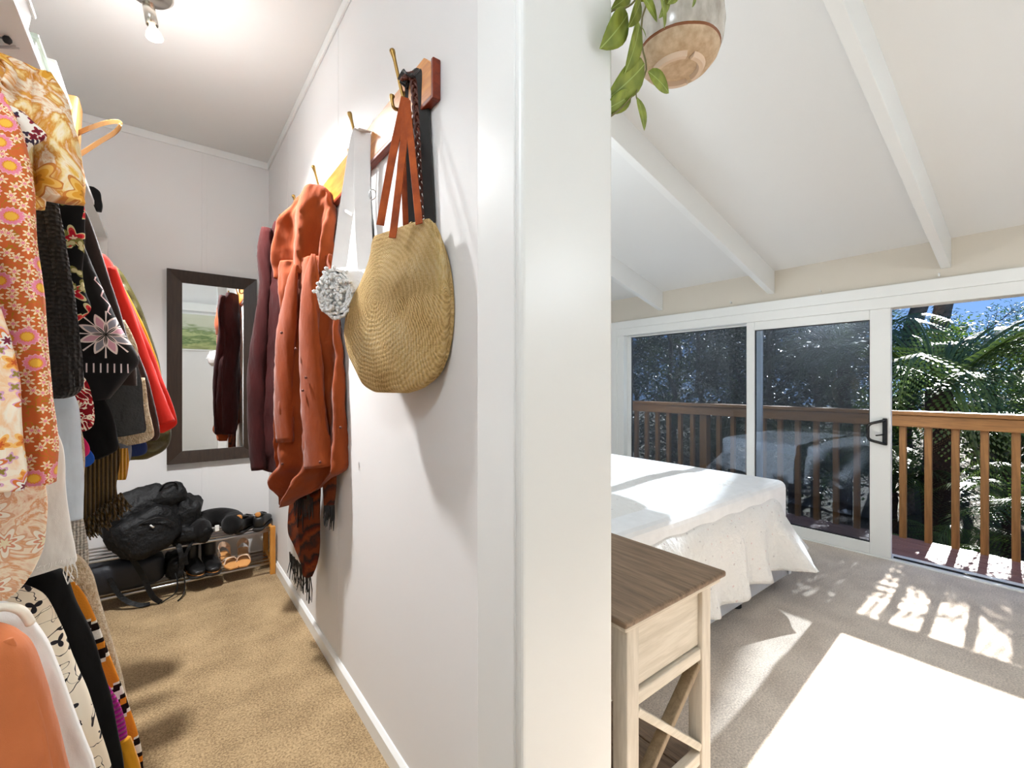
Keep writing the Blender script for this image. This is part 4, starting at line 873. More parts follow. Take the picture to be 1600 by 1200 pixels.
# ---- lower rod
def low(o, lb, cat, y):
    tag(o, lb, cat, 'clothes on the lower rod'); hanger(o, y, .93, 1.0); return o
G = cloth('linen_jacket', PY(1.00), [(968,-260,-20),(975,-260,14),(986,-260,36),(1010,-260,56),(1090,-260,78),(1160,-260,98),(1260,-260,120),(1380,-260,134),(1480,-260,138)], M['f_orangej'], .04, 3, .014, 30)
low(G, 'tangerine orange linen jacket nearest on the lower rod', 'jacket', 1.00)
sleeve([(20,985,10),(30,1050,22),(46,1120,28),(58,1200,31),(70,1330,34)], PY(1.00), M['f_orangej'], G, flat=.6, off=-.03, seed=7)
G = cloth('white_shirt', PY(1.09), [(940,-230,10),(950,-230,30),(968,-230,52),(1000,-230,72),(1040,-230,88),(1100,-230,112),(1160,-230,134),(1220,-230,154),(1340,-230,172),(1440,-230,176)], M['f_white'], .032, 3, .010, 31)
low(G, 'white shirt with a rounded collar behind the tangerine jacket', 'shirt', 1.09)
att(MB().tube(cr([onY(-20, 955, 1.05), onY(10, 948, 1.045), onY(34, 955, 1.045), onY(48, 974, 1.05)], 14), [.008] * 15, 10, .8).build('collar', M['f_creamc'], None, smooth=True), G)
G = cloth('bird_print_shirt', PY(1.365), [(910,-200,30),(920,-200,56),(935,-200,74),(970,-200,92),(1010,-200,110),(1060,-200,131),(1120,-200,150),(1200,-200,174),(1320,-200,192),(1400,-200,196)], M['f_bird'], .030, 3, .010, 32)
low(G, 'cream shirt printed with black branches and yellow birds', 'shirt', 1.365)
low(cloth('black_dress', PY(1.455), [(880,-160,60),(888,-160,94),(905,-160,108),(940,-160,122),(1000,-160,146),(1060,-160,165),(1120,-160,180),(1170,-160,190),(1240,-160,196),(1340,-160,200)], M['f_black'], .026, 3, .009, 33), 'plain black dress between the bird print shirt and the woven jacket', 'dress', 1.455)
low(cloth('magenta_jumper', PY(1.51), [(1040,-100,150),(1080,-100,176),(1110,-100,191),(1150,-100,200),(1185,-100,196),(1230,-100,190),(1290,-80,186)], M['f_magenta'], .02, 2, .005, 34, nz=30), 'magenta knitted jumper edge behind the black dress', 'jumper', 1.51)
G = cloth('woven_jacket', PY(1.57), [(900,-100,108),(925,-100,130),(960,-100,146),(1000,-100,162),(1060,-100,186),(1120,-100,208),(1165,-100,219),(1200,-100,224),(1260,-100,228),(1300,-80,228)], M['f_ikat'], .024, 2, .008, 35)
low(G, 'orange jacket woven with black and white stepped bands', 'jacket', 1.57)
sleeve([(190,1150,14),(200,1185,16),(208,1230,18)], PY(1.52), M['f_mustard'], G, 'cuff', flat=.7, off=-.02)
low(cloth('cream_cardigan', PY(1.63), [(862,40,108),(872,40,128),(900,40,146),(940,40,156),(990,40,172),(1040,40,187),(1100,40,202),(1150,40,208)], M['f_fleece'], .028, 2, .006, 36), 'cream fluffy cardigan at the back of the lower rod', 'cardigan', 1.63)

# ================================================================== THINGS ON THE SHELF
def clear_plastic(name, tint, a):
    t = T(name); t.b.inputs['Alpha'].default_value = a; return t.done(tint, .25, None, .5)
M['tub'] = clear_plastic('cloudy_clear_plastic', (.78, .78, .76), .55); M['tubg'] = clear_plastic('pale_green_plastic', (.66, .76, .68), .7)
def tub(lb, y0, y1, z1, mat, xf=SX - .012):
    b = MB(); z0 = SZ + .022; r = .012
    b.add([(xf - .40, y0 + r, z0), (xf - r, y0 + r, z0), (xf - r, y1 - r, z0), (xf - .40, y1 - r, z0), (xf - .42, y0, z1), (xf, y0, z1), (xf, y1, z1), (xf - .42, y1, z1)], [(3,2,1,0),(0,1,5,4),(1,2,6,5),(2,3,7,6),(3,0,4,7)])
    o = tag(b.build('storage_tub', mat, bevel=.008), lb, 'tub', 'plastic tubs on the shelf')
    att(box('lid', xf - .43, xf + .008, y0 - .008, y1 + .008, z1, z1 + .016, mat, bevel=.006), o)
    return o
tub('long clear plastic tub on the shelf above the blouse', .95, 1.80, SZ + .12, M['tub'])
tub('pale green plastic tub on the shelf beside the long clear tub', 1.84, 2.05, SZ + .085, M['tubg'])
tub('clear plastic tub on the shelf next to the tan bag', 2.10, 2.40, SZ + .16, M['tub'])
M['tan'] = plain('tan_leather', (142, 102, 56), .5, var=.08, bump=.2, bsc=120)
bg_ = MB().add([(-.62, 2.44, SZ + .022), (SX - .005, 2.44, SZ + .022), (SX - .005, 2.62, SZ + .022), (-.62, 2.62, SZ + .022), (-.58, 2.48, SZ + .225), (SX + .008, 2.47, SZ + .255), (SX + .008, 2.59, SZ + .255), (-.58, 2.58, SZ + .225)], [(3,2,1,0),(4,5,6,7),(0,1,5,4),(1,2,6,5),(2,3,7,6),(3,0,4,7)]).build('tan_handbag', M['tan'], bevel=.012, seg=3)
tag(bg_, 'tan leather handbag with a stiff loop handle on the shelf end', 'handbag')
hpth = [onY(110, 214, 2.55), onY(138, 201, 2.5), onY(165, 192, 2.48), onY(184, 190, 2.48), onY(188, 196, 2.49), onY(178, 208, 2.52), onY(155, 222, 2.55), onY(124, 242, 2.57)]
att(MB().band(cr(hpth, 30), .016, .006, (.2, -.5, 1)).build('handle', M['tan'], None, bevel=.002), bg_)
o = MB().add(*(lambda: (None, None))()) if False else None
pts = [onY(146, 296, 3.05), onY(158, 306, 3.05), onY(161, 330, 3.05)]
bl = cloth('black_scarf', PY(3.06), [(292,138,146),(300,138,156),(312,142,159),(322,146,161),(331,150,159)], M['f_black'], .02, 2, .006, 51, nz=16); tag(bl, 'crumpled black scarf hanging over the far end of the shelf', 'scarf')
# clip hooks under the shelf
pA = onZ(4, 60, SZ - .012); pB = onZ(19, 65, SZ - .012)
tl = MB().tube([pA - (pB - pA) * 2.5, pA], .0025, 6).build('black_tipped_wire', M['steel'], smooth=True); tag(tl, 'wire hook with a black rubber tip fixed under the shelf', 'hook')
att(MB().tube([pA, pA.lerp(pB, .2), pA.lerp(pB, .7), pB], [.005, .009, .010, .004], 10).build('rubber_tip', M['rubber'], None, smooth=True), tl)
pA = onZ(-30, 73, SZ - .008); pB = onZ(30, 76, SZ - .008); pC = onZ(24, 72, SZ - .008)
w2 = MB().tube([pA, pB], .0022, 6).tube([pA.lerp(pC, .1), pC], .0018, 6).build('bent_wire', M['steel'], smooth=True); tag(w2, 'thin bent wire fixed flat under the shelf', 'wire')

# ================================================================== COAT RAIL AND HOOKS
M['pine'] = wood('varnished_pine', (170, 92, 24), (222, 150, 66), 'y', 5, .28, 9, .6); M['pine_shaded'] = wood('red_brown_shaded_edge', (96, 30, 12), (140, 54, 22), 'y', 5, .35, 9)  # dark red brown has the shadow on the board's end put into the colour
cr_ = empty('coat_rail', (WC, 2.0, 2.18)); tag(cr_, 'varnished pine coat rail with brass hooks on the closet wall', 'coat rail')
z0, z1, ya, yb_ = 2.113, 2.243, 1.125, 3.06
pr = [(ya, z0 + .012)]
out = [(ya + .0, z0), (ya, z1 - .0)]
vs = []; ogee = [(0.0, z0), (0.0, z0 + .085), (.012, z0 + .10), (.03, z1 - .012), (.045, z1)]
poly = [(ya + a, z) for a, z in ogee] + [(yb_ - a, z) for a, z in reversed(ogee)]
n = len(poly); vs = [(WC - .024, y, z) for y, z in poly] + [(WC - .001, y, z) for y, z in poly]
rb = MB().add(vs, [tuple(range(n)), tuple(range(2*n-1, n-1, -1))] + [(i, i + n, (i + 1) % n + n, (i + 1) % n) for i in range(n)]).build('rail_board', M['pine'], None, bevel=.002)
att(rb, cr_)
att(box('lower_edge', WC - .0255, WC - .001, ya - .002, yb_ + .002, z0 - .014, z0, M['pine_shaded'], bevel=.003), cr_)
att(box('end_edge', WC - .0255, WC - .001, ya - .014, ya - .0005, z0 - .014, z0 + .1, M['pine_shaded'], bevel=.003), cr_)
def hook(y):
    xb = WC - .024
    h = MB().sell((xb - .003, y, 2.178), (.004, .012, .035), .8, 14, 8)
    h.tube(cr([(xb - .003, y, 2.19), (xb - .012, y, 2.215), (xb - .022, y, 2.255), (xb - .034, y, 2.30), (xb - .042, y, 2.325)], 16), [.0055] * 12 + [.006, .007, .0085, .009, .007], 10)
    h.tube(cr([(xb - .003, y, 2.165), (xb - .02, y, 2.148), (xb - .036, y, 2.15), (xb - .042, y, 2.172), (xb - .04, y, 2.185)], 16), [.0055] * 12 + [.006, .007, .008, .0085, .006], 10)
    ho = att(h.build('hook', M['brass'], None, smooth=True), cr_)
    for zz in (2.155, 2.20): att(MB().sell((xb - .008, y, zz), (.003, .005, .005), 1, 10, 6).build('screw', M['brass'], None, smooth=True), ho)
HY = [1.30, 1.70, 2.22, 2.63, 2.98]
for y in HY: hook(y)

# ---- straw bag
t = T('jute_braid'); o3 = t.xyz(t.co()); cy_, cz_ = 1.25, 1.535
dy = t.m2('SUBTRACT', o3[1], cy_); dz = t.m2('SUBTRACT', o3[2], cz_); rr2 = t.m2('POWER', t.m2('ADD', t.m2('MULTIPLY', dy, dy), t.m2('MULTIPLY', dz, dz)), .5)
an = t.m2('ARCTAN2', dz, dy); wob = t.noise(t.co(), 14, 3); ph = t.m2('ADD', t.m2('MULTIPLY', rr2, 480.), t.m2('MULTIPLY', wob, 14.))
rw = t.m2('SINE', ph); sd_ = t.m2('SINE', t.m2('ADD', t.m2('MULTIPLY', t.m2('MULTIPLY', an, rr2), 520.), t.m2('MULTIPLY', ph, 1.5)))
fine = t.noise(t.co(), 160, 4, .7); h = t.m2('ADD', t.m2('ADD', t.m2('MULTIPLY', rw, .45), t.m2('MULTIPLY', sd_, .55)), t.m2('MULTIPLY', fine, 3.2)); t.bump(h, .8, .008)
cv = t.m2('ADD', t.m2('MULTIPLY', h, .11), t.m2('MULTIPLY', t.noise(t.co(), 6, 2), .5))
M['jute'] = t.done(t.ramp(cv, [(.22, lin(184, 138, 78)), (.42, lin(234, 196, 130)), (.70, lin(250, 226, 176))]), .9, None, .2)
t = T('tan_suede_strap'); t.bump(t.noise(t.co(), 200, 3), .2, .003); M['strap'] = t.done(t.ramp(t.noise(t.co(), 18, 3), [(.3, lin(136, 56, 18)), (.7, lin(186, 88, 32))]), .65, None, .3)
PB = ((.468, 1.46), (.592, 1.0))
bag = cloth('straw_bag', PB, [(342,586,672),(352,582,680),(380,578,690),(410,568,696),(440,554,698),(470,545,700),(500,541,700),(530,544,697),(560,553,690),(585,563,680),(604,573,664),(614,590,640)], M['jute'], .044, 1.4, .006, 60, nz=60, nr=90, close=True, ex=.75, top_thin=.5)
tag(bag, 'round woven straw bag with tan leather straps on the nearest hook', 'bag')
att(cloth('back_panel', ((.515, 1.44), (.606, 1.02)), [(348,640,680),(372,600,690),(400,600,699),(440,600,705),(480,600,708),(520,600,706),(560,600,698),(590,600,682),(606,600,660)], M['jute'], .02, 1.4, .003, 61, nz=40, close=True, ex=.75), bag)
def stp(pts, w, mat, par, nm='strap', side=(.62, -.78, 0), th=.004):
    return att(MB().band(cr([onX(px, py, X) for px, py, X in pts], 26), w, th, side).build(nm, mat, None, bevel=.001), par)
S_ = M['strap']
stp([(613,372,.50),(616,350,.505),(622,300,.52),(629,240,.545),(634,190,.56),(636,158,.562)], [.022] * 14 + [.024] * 13, S_, bag)
stp([(655,350,.535),(650,300,.54),(644,240,.55),(639,190,.56),(636,158,.562)], .02, S_, bag)
stp([(594,352,.53),(603,300,.54),(615,235,.555),(627,180,.563),(633,152,.566)], .026, S_, bag)
stp([(634,352,.56),(632,300,.565),(630,240,.568),(631,190,.57),(634,155,.57)], .018, S_, bag)
# ---- belts on the same hook
M['belt_brown'] = plain('braided_brown_leather', (84, 34, 16), .5, var=.2); M['belt_black'] = plain('black_belt_leather', (14, 13, 13), .4, var=.1)
bel = MB()
pth = cr([onX(px, py, X) for px, py, X in [(632,124,.563),(640,116,.572),(646,122,.58),(650,160,.584),(654,220,.586),(657,280,.588),(660,340,.588)]], 80)
for k in range(0, 79):                                # three plait strands
    pass
for s in range(3):
    pp = []
    for i, p in enumerate(pth):
        a = i * .55 + s * 2.094; pp.append(Vector(p) + Vector((.62, -.78, 0)) * (.0095 * math.sin(a)) + Vector((-.78, -.62, 0)) * (.004 * math.sin(2 * a)))
    bel.tube(pp, .0052, 6)
o = tag(bel.build('braided_belt', M['belt_brown'], smooth=True), 'braided brown leather belt looped over the nearest hook', 'belt')
o = MB().band(cr([onX(px, py, X) for px, py, X in [(628,128,.56),(634,118,.566),(648,114,.58),(659,120,.59),(663,170,.596),(667,240,.598),(671,320,.598),(673,372,.598)]], 40), .034, .006, (.5, -.85, 0)).build('black_belt', M['belt_black'], bevel=.001)
tag(o, 'plain black leather belt hanging against the wall behind the braided belt', 'belt')
bb_ = MB().band(cr([onX(px, py, X) for px, py, X in [(630,134,.575),(636,124,.58),(640,140,.592),(641,220,.594),(642,300,.594),(643,352,.594)]], 30), .03, .005, (.5, -.85, 0)).build('woven_belt', M['belt_black'], bevel=.001)
tag(bb_, 'black woven belt seen between the tan straps of the straw bag', 'belt')
att(MB().box(-.004, .004, -.012, .012, -.02, .02).build('buckle', M['brass'], None, bevel=.002), bb_).location = onX(642, 358, .585)

# ---- white strap with rolled mat
M['white_web'] = fabric('white_webbing', (236, 234, 232), .03, 1400, .1, fold=0); 
wr = empty('rolled_mat', onX(560, 440, .53)); tag(wr, 'white rolled cloth carried in white webbing straps on second hook', 'rolled mat')
att(MB().band(cr([onX(px, py, X) for px, py, X in [(526,440,.50),(532,400,.51),(540,340,.525),(549,280,.54),(558,225,.55),(564,207,.556),(571,203,.562)]], 30), [.052] * 31, .004, (.88, -.47, 0)).build('strap', M['white_web'], None, bevel=.001), wr)
att(MB().band(cr([onX(px, py, X) for px, py, X in [(572,420,.565),(568,360,.565),(566,290,.565),(566,230,.563),(566,206,.558)]], 30), [.060] * 31, .004, (.8, -.6, 0)).build('strap', M['white_web'], None, bevel=.001), wr)
att(MB().band([onX(531, 327, .523), onX(541, 330, .523), onX(551, 336, .53)], .010, .006, (0, 0, 1)).build('buckle', M['white_web'], None, bevel=.001), wr)
t = T('white_crochet'); d_ = t.voro(t.co(), 150, .9, dim='3D'); t.bump(t.m2('ADD', d_.outputs['Distance'], t.noise(t.co(), 60, 3)), .6, .008); M['crochet'] = t.done(lin(244, 243, 241), .95, None, .2)
Ra, Rb = onX(524, 457, .42), onX(552, 450, .53)
ax_ = (Rb - Ra).normalized(); sp = []; tr_ = MB()
e1 = ax_.cross(Vector((0, 0, 1))).normalized(); e2 = Vector((0, 0, 1))
def rl(u, a, r): return Ra + ax_ * u + e1 * (math.cos(a) * r * .72) + e2 * (math.sin(a) * r)
vs = []; fs = []; NA, NU = 120, 10
Lr = .20
for i in range(NU + 1):
    for j in range(NA):
        a = j / NA * 2 * math.pi * 3; r = .046 + .04 * j / NA + .006 * noise.noise(Vector((a * 2, i * .7, 0))) + (.010 * noise.noise(Vector((a * 5, 0, 4))) if i < 2 else 0)
        vs.append(rl(Lr * i / NU + (.008 * noise.noise(Vector((a * 6, 9, 0))) if i == 0 else 0), a, r))
for i in range(NU):
    for j in range(NA - 1): fs.append((i*NA+j, i*NA+j+1, (i+1)*NA+j+1, (i+1)*NA+j))
rm = att(MB().add(vs, fs).build('roll', M['crochet'], None, smooth=True), wr); md = rm.modifiers.new('thick', 'SOLIDIFY'); md.thickness = .009
att(MB().tube([Ra + ax_ * .012, Ra + ax_ * .19], [.056, .056], 20, .8).build('roll_core', M['crochet'], None, smooth=True), wr)
fr_ = MB()
for k in range(90):                                   # ruffled crochet edge on the near end
    a = rnd.uniform(0, 6.283); r = rnd.uniform(.006, .085); p = rl(rnd.uniform(-.006, .006), a, r); q = p - ax_ * rnd.uniform(.004, .012) + Vector((rnd.uniform(-.008, .008),) * 3)
    fr_.sell((p + q) / 2, (.006, .006, .006), 1, 8, 5, .4, k)
att(fr_.build('crochet_edge', M['crochet'], None, smooth=True), wr)['kind'] = 'stuff'
# black strap bag behind it
bk = cloth('black_shoulder_bag', ((.545, 1.95), (.607, 1.70)), [(488,530,552),(498,534,554),(510,536,554),(525,540,550)], M['f_black'], .012, 2, .003, 63, nz=16, close=True); tag(bk, 'black shoulder bag mostly hidden behind the white roll', 'bag')
att(MB().band(cr([onX(px, py, X) for px, py, X in [(574,206,.585),(577,250,.592),(577,290,.595),(579,330,.598),(582,380,.60),(570,440,.602),(552,500,.604)]], 30), .017, .003, (.4, -.9, 0)).build('strap', M['belt_black'], None), bk)
rg = []
for k in range(17): a = 2 * math.pi * k / 16; c = onX(582, 304, .585); rg.append(c + Vector((.3, -.3, 0)) * (.03 * math.cos(a)) + Vector((0, 0, .018 * math.sin(a))))
att(MB().tube(rg, .002, 6).build('ring', M['steel'], None, smooth=True), bk)

# ---- rust parka, maroon jacket, fringed shawl
PK = ((.40, 2.32), (.600, 1.93))
pk = cloth('hooded_parka', PK, [(398,440,520),(430,437,522),(470,437,526),(520,434,532),(580,431,537),(640,430,541),(700,430,543),(733,430,543),(750,431,512),(766,433,490),(780,436,466),(792,440,450)], M['f_rust'], .034, 5, .024, 70, nz=70, nr=110, top_thin=.7)
tag(pk, 'rust orange hooded parka hanging from the third hook', 'parka')
hood = cloth('hood', ((.43, 2.32), (.600, 2.0)), [(289,478,503),(296,470,510),(310,460,516),(330,447,520),(350,441,523),(380,437,522),(405,438,520),(428,442,518)], M['f_rust'], .042, 5, .022, 71, nz=46, nr=90, top_thin=.45); att(hood, pk)
sleeve([(498,400,3),(495,430,9),(492,470,13),(492,530,15),(496,590,16),(500,650,17),(505,700,19),(508,728,21)], ((.42, 2.22), (.585, 1.93)), M['f_rust'], pk, off=-.03, flat=.5, wob=.3, seed=5)
sleeve([(468,415,3),(462,445,8),(456,500,12),(450,560,13),(449,630,13),(452,690,12)], ((.38, 2.30), (.55, 1.99)), M['f_rust'], pk, off=-.02, flat=.45, wob=.3, seed=8)
for px, py in ((478,590),(473,610),(462,545),(500,722),(441,725),(440,520),(532,668)):
    att(MB().sell(onP(px, py, ((.375, 2.18), (.56, 1.82))), (.006, .006, .006), 1, 10, 6).build('snap_button', M['belt_brown'], None, smooth=True), pk)
PM = ((.40, 2.72), (.58, 2.40))
mj = cloth('corduroy_jacket', PM, [(340,432,470),(352,426,475),(380,418,478),(410,415,478),(435,418,478),(452,425,478),(480,424,478),(505,418,478),(540,405,478),(570,402,478),(620,399,478),(670,399,476),(710,404,470),(728,408,456),(738,413,440)], M['f_maroon'], .04, 3, .014, 73, nz=60, top_thin=.6)
tag(mj, 'maroon corduroy jacket hanging behind the rust parka', 'jacket')
sleeve([(428,360,6),(424,400,9),(426,450,7),(420,510,9),(414,570,11),(412,640,11),(414,700,10),(416,732,9)], PM, M['f_maroon'], mj, off=-.04, flat=.8, wob=.2, seed=2)
t = T('rust_black_shawl_weave'); o3 = t.xyz(t.co()); v = t.vec(t.m2('ADD', o3[1], 0.), o3[2], 0.); dg = t.m2('FRACT', t.m2('MULTIPLY', t.m2('ADD', o3[2], t.m2('MULTIPLY', o3[1], .7)), 6.5)); nz_ = t.m2('MULTIPLY', t.noise(t.co(), 14, 4), .9)
M['shawl'] = t.done(t.ramp(t.m2('FRACT', t.m2('ADD', dg, nz_)), [(0, lin(92, 42, 22)), (.2, lin(48, 36, 32)), (.34, lin(124, 58, 26)), (.52, lin(84, 32, 20)), (.66, lin(38, 32, 30)), (.8, lin(104, 50, 26))]), .95, None, .1)
PS = ((.50, 2.36), (.596, 2.06))
swl = cloth('fringed_shawl', PS, [(700,458,500),(740,456,500),(770,454,500),(800,452,499),(830,451,499),(850,452,499),(870,460,498),(886,468,494),(900,474,488)], M['shawl'], .014, 3, .006, 74, nz=44)
tag(swl, 'rust and black woven shawl with black fringe below the parka', 'shawl')
att(cloth('shawl_end', ((.56, 2.1), (.602, 1.96)), [(700,503,526),(730,504,526),(760,506,525),(790,508,522)], M['shawl'], .008, 2, .003, 75, nz=20), swl)
fr_ = MB()
for k in range(34):
    u = k / 33; p = onP(455 + 32 * u, 862 + 40 * u, PS) + Vector((-.008, -.008, rnd.uniform(0, .01))); l = rnd.uniform(.08, .13)
    fr_.tube([p, p + Vector((rnd.uniform(-.008, .008), rnd.uniform(-.008, .008), -l * .5)), p + Vector((rnd.uniform(-.012, .012), rnd.uniform(-.012, .012), -l))], [.0028, .0025, .0015], 5)
for k in range(16):
    u = k / 15; p = onP(507 + 15 * u, 786 + 3 * u, ((.56, 2.1), (.602, 1.96))); l = rnd.uniform(.06, .12)
    fr_.tube([p, p + Vector((0, rnd.uniform(-.008, .008), -l * .5)), p + Vector((-.004, rnd.uniform(-.014, .014), -l))], [.003, .0026, .0015], 5)
for k in range(12):
    u = k / 11; p = onP(466 + 28 * u, 770 + rnd.uniform(0, 8), PS) + Vector((-.02, -.014, 0)); l = rnd.uniform(.08, .16)
    fr_.tube([p, p + Vector((0, rnd.uniform(-.005, .005), -l * .5)), p + Vector((0, rnd.uniform(-.01, .01), -l))], [.003, .003, .0018], 5)
att(fr_.build('fringe', M['belt_black'], None), swl)['kind'] = 'stuff'

# ================================================================== SHOE RACK AND WHAT STANDS ON IT
M['rackwood'] = wood('honey_pine', (176, 110, 36), (212, 150, 70), 'z', 5, .4, 9)
RX0, RX1, RY0, RY1 = -.62, .597, 3.40, 3.70
rk = empty('shoe_rack', (RX0, RY0, 0)); tag(rk, 'two tier shoe rack with pine ends and chrome bars below the mirror', 'shoe rack')
for x0 in (RX0, RX1 - .032):
    for y0 in (RY0, RY1 - .036): att(box('post', x0, x0 + .032, y0, y0 + .036, 0, .325, M['rackwood'], bevel=.003), rk)
    for zz in (.075, .295): att(box('end_rail', x0 + .006, x0 + .026, RY0 + .036, RY1 - .036, zz - .015, zz + .015, M['rackwood'], bevel=.002), rk)
for zz in (.078, .30):
    for k in range(5):
        y = RY0 + .016 + k * (RY1 - RY0 - .034) / 4; att(MB().tube([(RX0 + .01, y, zz), (RX1 - .01, y, zz)], .0085 if k == 0 else .006, 10).build('bar', M['steel'], None, smooth=True), rk)
T1, T2 = .3085, .0865
M['nyl'] = plain('black_nylon', (6, 6, 7), .6, var=.2, sc=20, bump=.6, bsc=22, bd=.025, spec=.3); M['nyl2'] = plain('charcoal_nylon', (16, 19, 28), .55, var=.15, sc=15, bump=.4, bsc=24, bd=.012)
M['shoe'] = plain('black_shoe_leather', (10, 9, 9), .4, var=.2, bump=.2, bsc=60); M['sole'] = plain('shoe_sole', (30, 27, 25), .7)
M['insole'] = plain('tan_insole', (190, 128, 62), .6); M['plushb'] = fabric('black_plush', (8, 6, 6), .2, 500, .5, 30, .12); M['wtag'] = plain('white_tag', (220, 220, 216), .6)
def part(n, mb, mat, root, smooth=True, **k): return att(mb.build(n, M[mat] if isinstance(mat, str) else mat, None, smooth=smooth, **k), root)
def rz(a, tilt=0, roll=0): return Matrix.Rotation(a, 3, 'Z') @ Matrix.Rotation(tilt, 3, 'X') @ Matrix.Rotation(roll, 3, 'Y')
# big backpack slumped over the rack front
bp = empty('backpack', (-.10, 3.5, T1)); tag(bp, 'large black backpack slumped on the top tier of the rack', 'backpack')
m1 = rz(.25, -.22, -.35)
part('main_compartment', MB().sell((-.10, 3.50, .475), (.20, .12, .19), .62, 36, 22, .14, 3, m1), 'nyl', bp)
part('front_pocket', MB().sell((-.075, 3.375, .43), (.15, .055, .13), .6, 28, 16, .12, 5, m1), 'nyl', bp)
part('top_flap', MB().sell((.01, 3.50, .60), (.10, .09, .065), .7, 24, 14, .2, 8, rz(.2, 0, -.5)), 'nyl', bp)
part('zip', MB().tube(cr([(-.19, 3.375, .41), (-.12, 3.325, .49), (-.03, 3.32, .52), (.04, 3.335, .47)], 20), .004, 6), 'shoe', bp)
part('logo_tag', MB().box(-.012, .012, -.002, .002, -.004, .004), 'wtag', bp).matrix_basis = Matrix.Translation((-.06, 3.316, .475)) @ Matrix.Rotation(.8, 4, 'Y')
part('haul_loop', MB().tube(cr([(-.03, 3.45, .64), (.0, 3.44, .69), (.05, 3.44, .69), (.06, 3.45, .63)], 16), .010, 8, .5), 'nyl', bp)
for pts in ([(.06, 3.40, .33), (.075, 3.372, .27), (.08, 3.372, .2), (.07, 3.37, .13)], [(-.16, 3.36, .32), (-.13, 3.362, .25), (-.1, 3.355, .18), (-.06, 3.35, .06), (-.02, 3.35, .01)]):
    part('shoulder_strap', MB().band(cr(pts, 16), .026, .006, (1, 0, 0)), 'nyl', bp, smooth=False)
# second, smaller rucksack
b2 = empty('backpack', (.10, 3.5, T1)); tag(b2, 'small black rucksack with a silver zip beside the neck cushion', 'backpack')
m2 = rz(-.1, -.1, .32)
part('main_compartment', MB().sell((.085, 3.52, .44), (.085, .10, .15), .65, 30, 20, .16, 12, m2), 'nyl', b2)
part('side_pouch', MB().sell((.135, 3.47, .36), (.10, .09, .06), .7, 26, 14, .2, 15, rz(.1, 0, .25)), 'nyl', b2)
part('top_roll', MB().sell((.055, 3.53, .585), (.035, .05, .045), .7, 18, 10, .3, 17), 'nyl', b2)
part('zip_pull', MB().box(-.006, .006, -.003, .003, -.016, .016), 'steel', b2, smooth=False, bevel=.002).location = (.03, 3.405, .47)
part('strap', MB().band(cr([(.15, 3.42, .345), (.125, 3.392, .31), (.1, 3.385, .25), (.105, 3.385, .19)], 14), .018, .005, (1, 0, 0)), 'nyl', b2, smooth=False)
# navy bag on the lower tier
b3 = empty('holdall', (-.18, 3.5, T2)); tag(b3, 'charcoal navy holdall squeezed on the lower tier at left', 'holdall')
part('body', MB().sell((-.20, 3.53, T2 + .095), (.20, .13, .095), .5, 32, 16, .05, 21), 'nyl2', b3)
part('carry_strap', MB().band(cr([(-.25, 3.40, .20), (-.22, 3.388, .12), (-.18, 3.375, .06), (-.12, 3.36, .02), (-.07, 3.36, .012)], 18), .024, .005, (1, .2, 0)), 'nyl', b3, smooth=False)
b4 = empty('pouch', (.055, 3.5, T2)); tag(b4, 'small black pouch with loose cords on the lower tier', 'pouch')
part('body', MB().sell((.045, 3.52, T2 + .075), (.05, .10, .075), .65, 24, 14, .2, 25), 'nyl', b4)
part('cord', MB().tube(cr([(.05, 3.42, .14), (.06, 3.39, .08), (.045, 3.38, .03), (.0, 3.36, .012), (-.02, 3.35, .006)], 20), .004, 6), 'nyl', b4)
part('cord', MB().tube(cr([(.085, 3.42, .15), (.095, 3.39, .09), (.09, 3.375, .02), (.06, 3.32, .006)], 20), .004, 6), 'nyl', b4)
# neck cushion
nc = empty('neck_cushion', (.265, 3.52, T1)); tag(nc, 'black plush U-shaped neck cushion on the top tier', 'cushion')
pu = cr([(-.055, -.115, .068), (-.10, -.06, .07), (-.098, .03, .075), (-.04, .09, .085), (.04, .09, .085), (.098, .03, .075), (.10, -.06, .07), (.055, -.115, .068)], 40)
part('cushion', MB().tube([Vector(p) + Vector((.262, 3.52, T1)) for p in pu], [.03, .05] + [.062] * 37 + [.05, .03], 20, 1.0), 'plushb', nc)
part('clasp', MB().box(-.012, .012, -.004, .004, -.02, .02), 'wtag', nc, smooth=False, bevel=.003).location = (.262, 3.40, T1 + .07)
def loft_shoe(st, c, a):
    """st: (along, half width, bottom, top); toe at +along; rotated by a about z"""
    vs = []; n = 16; m_ = Matrix.Rotation(a, 3, 'Z')
    ss = cr(st, 22)
    for (y, w_, b, tp) in ss:
        for j in range(n):
            q = 2 * math.pi * j / n; x = w_ * math.copysign(abs(math.cos(q)) ** .7, math.cos(q)); z = (b + tp) / 2 + (tp - b) / 2 * math.copysign(abs(math.sin(q)) ** .7, math.sin(q)); vs.append(m_ @ Vector((x, y, z)) + Vector(c))
    fs = [(i*n+j, i*n+(j+1)%n, (i+1)*n+(j+1)%n, (i+1)*n+j) for i in range(len(ss)-1) for j in range(n)] + [tuple(range(n-1,-1,-1)), tuple((len(ss)-1)*n+j for j in range(n))]
    return MB().add(vs, fs)
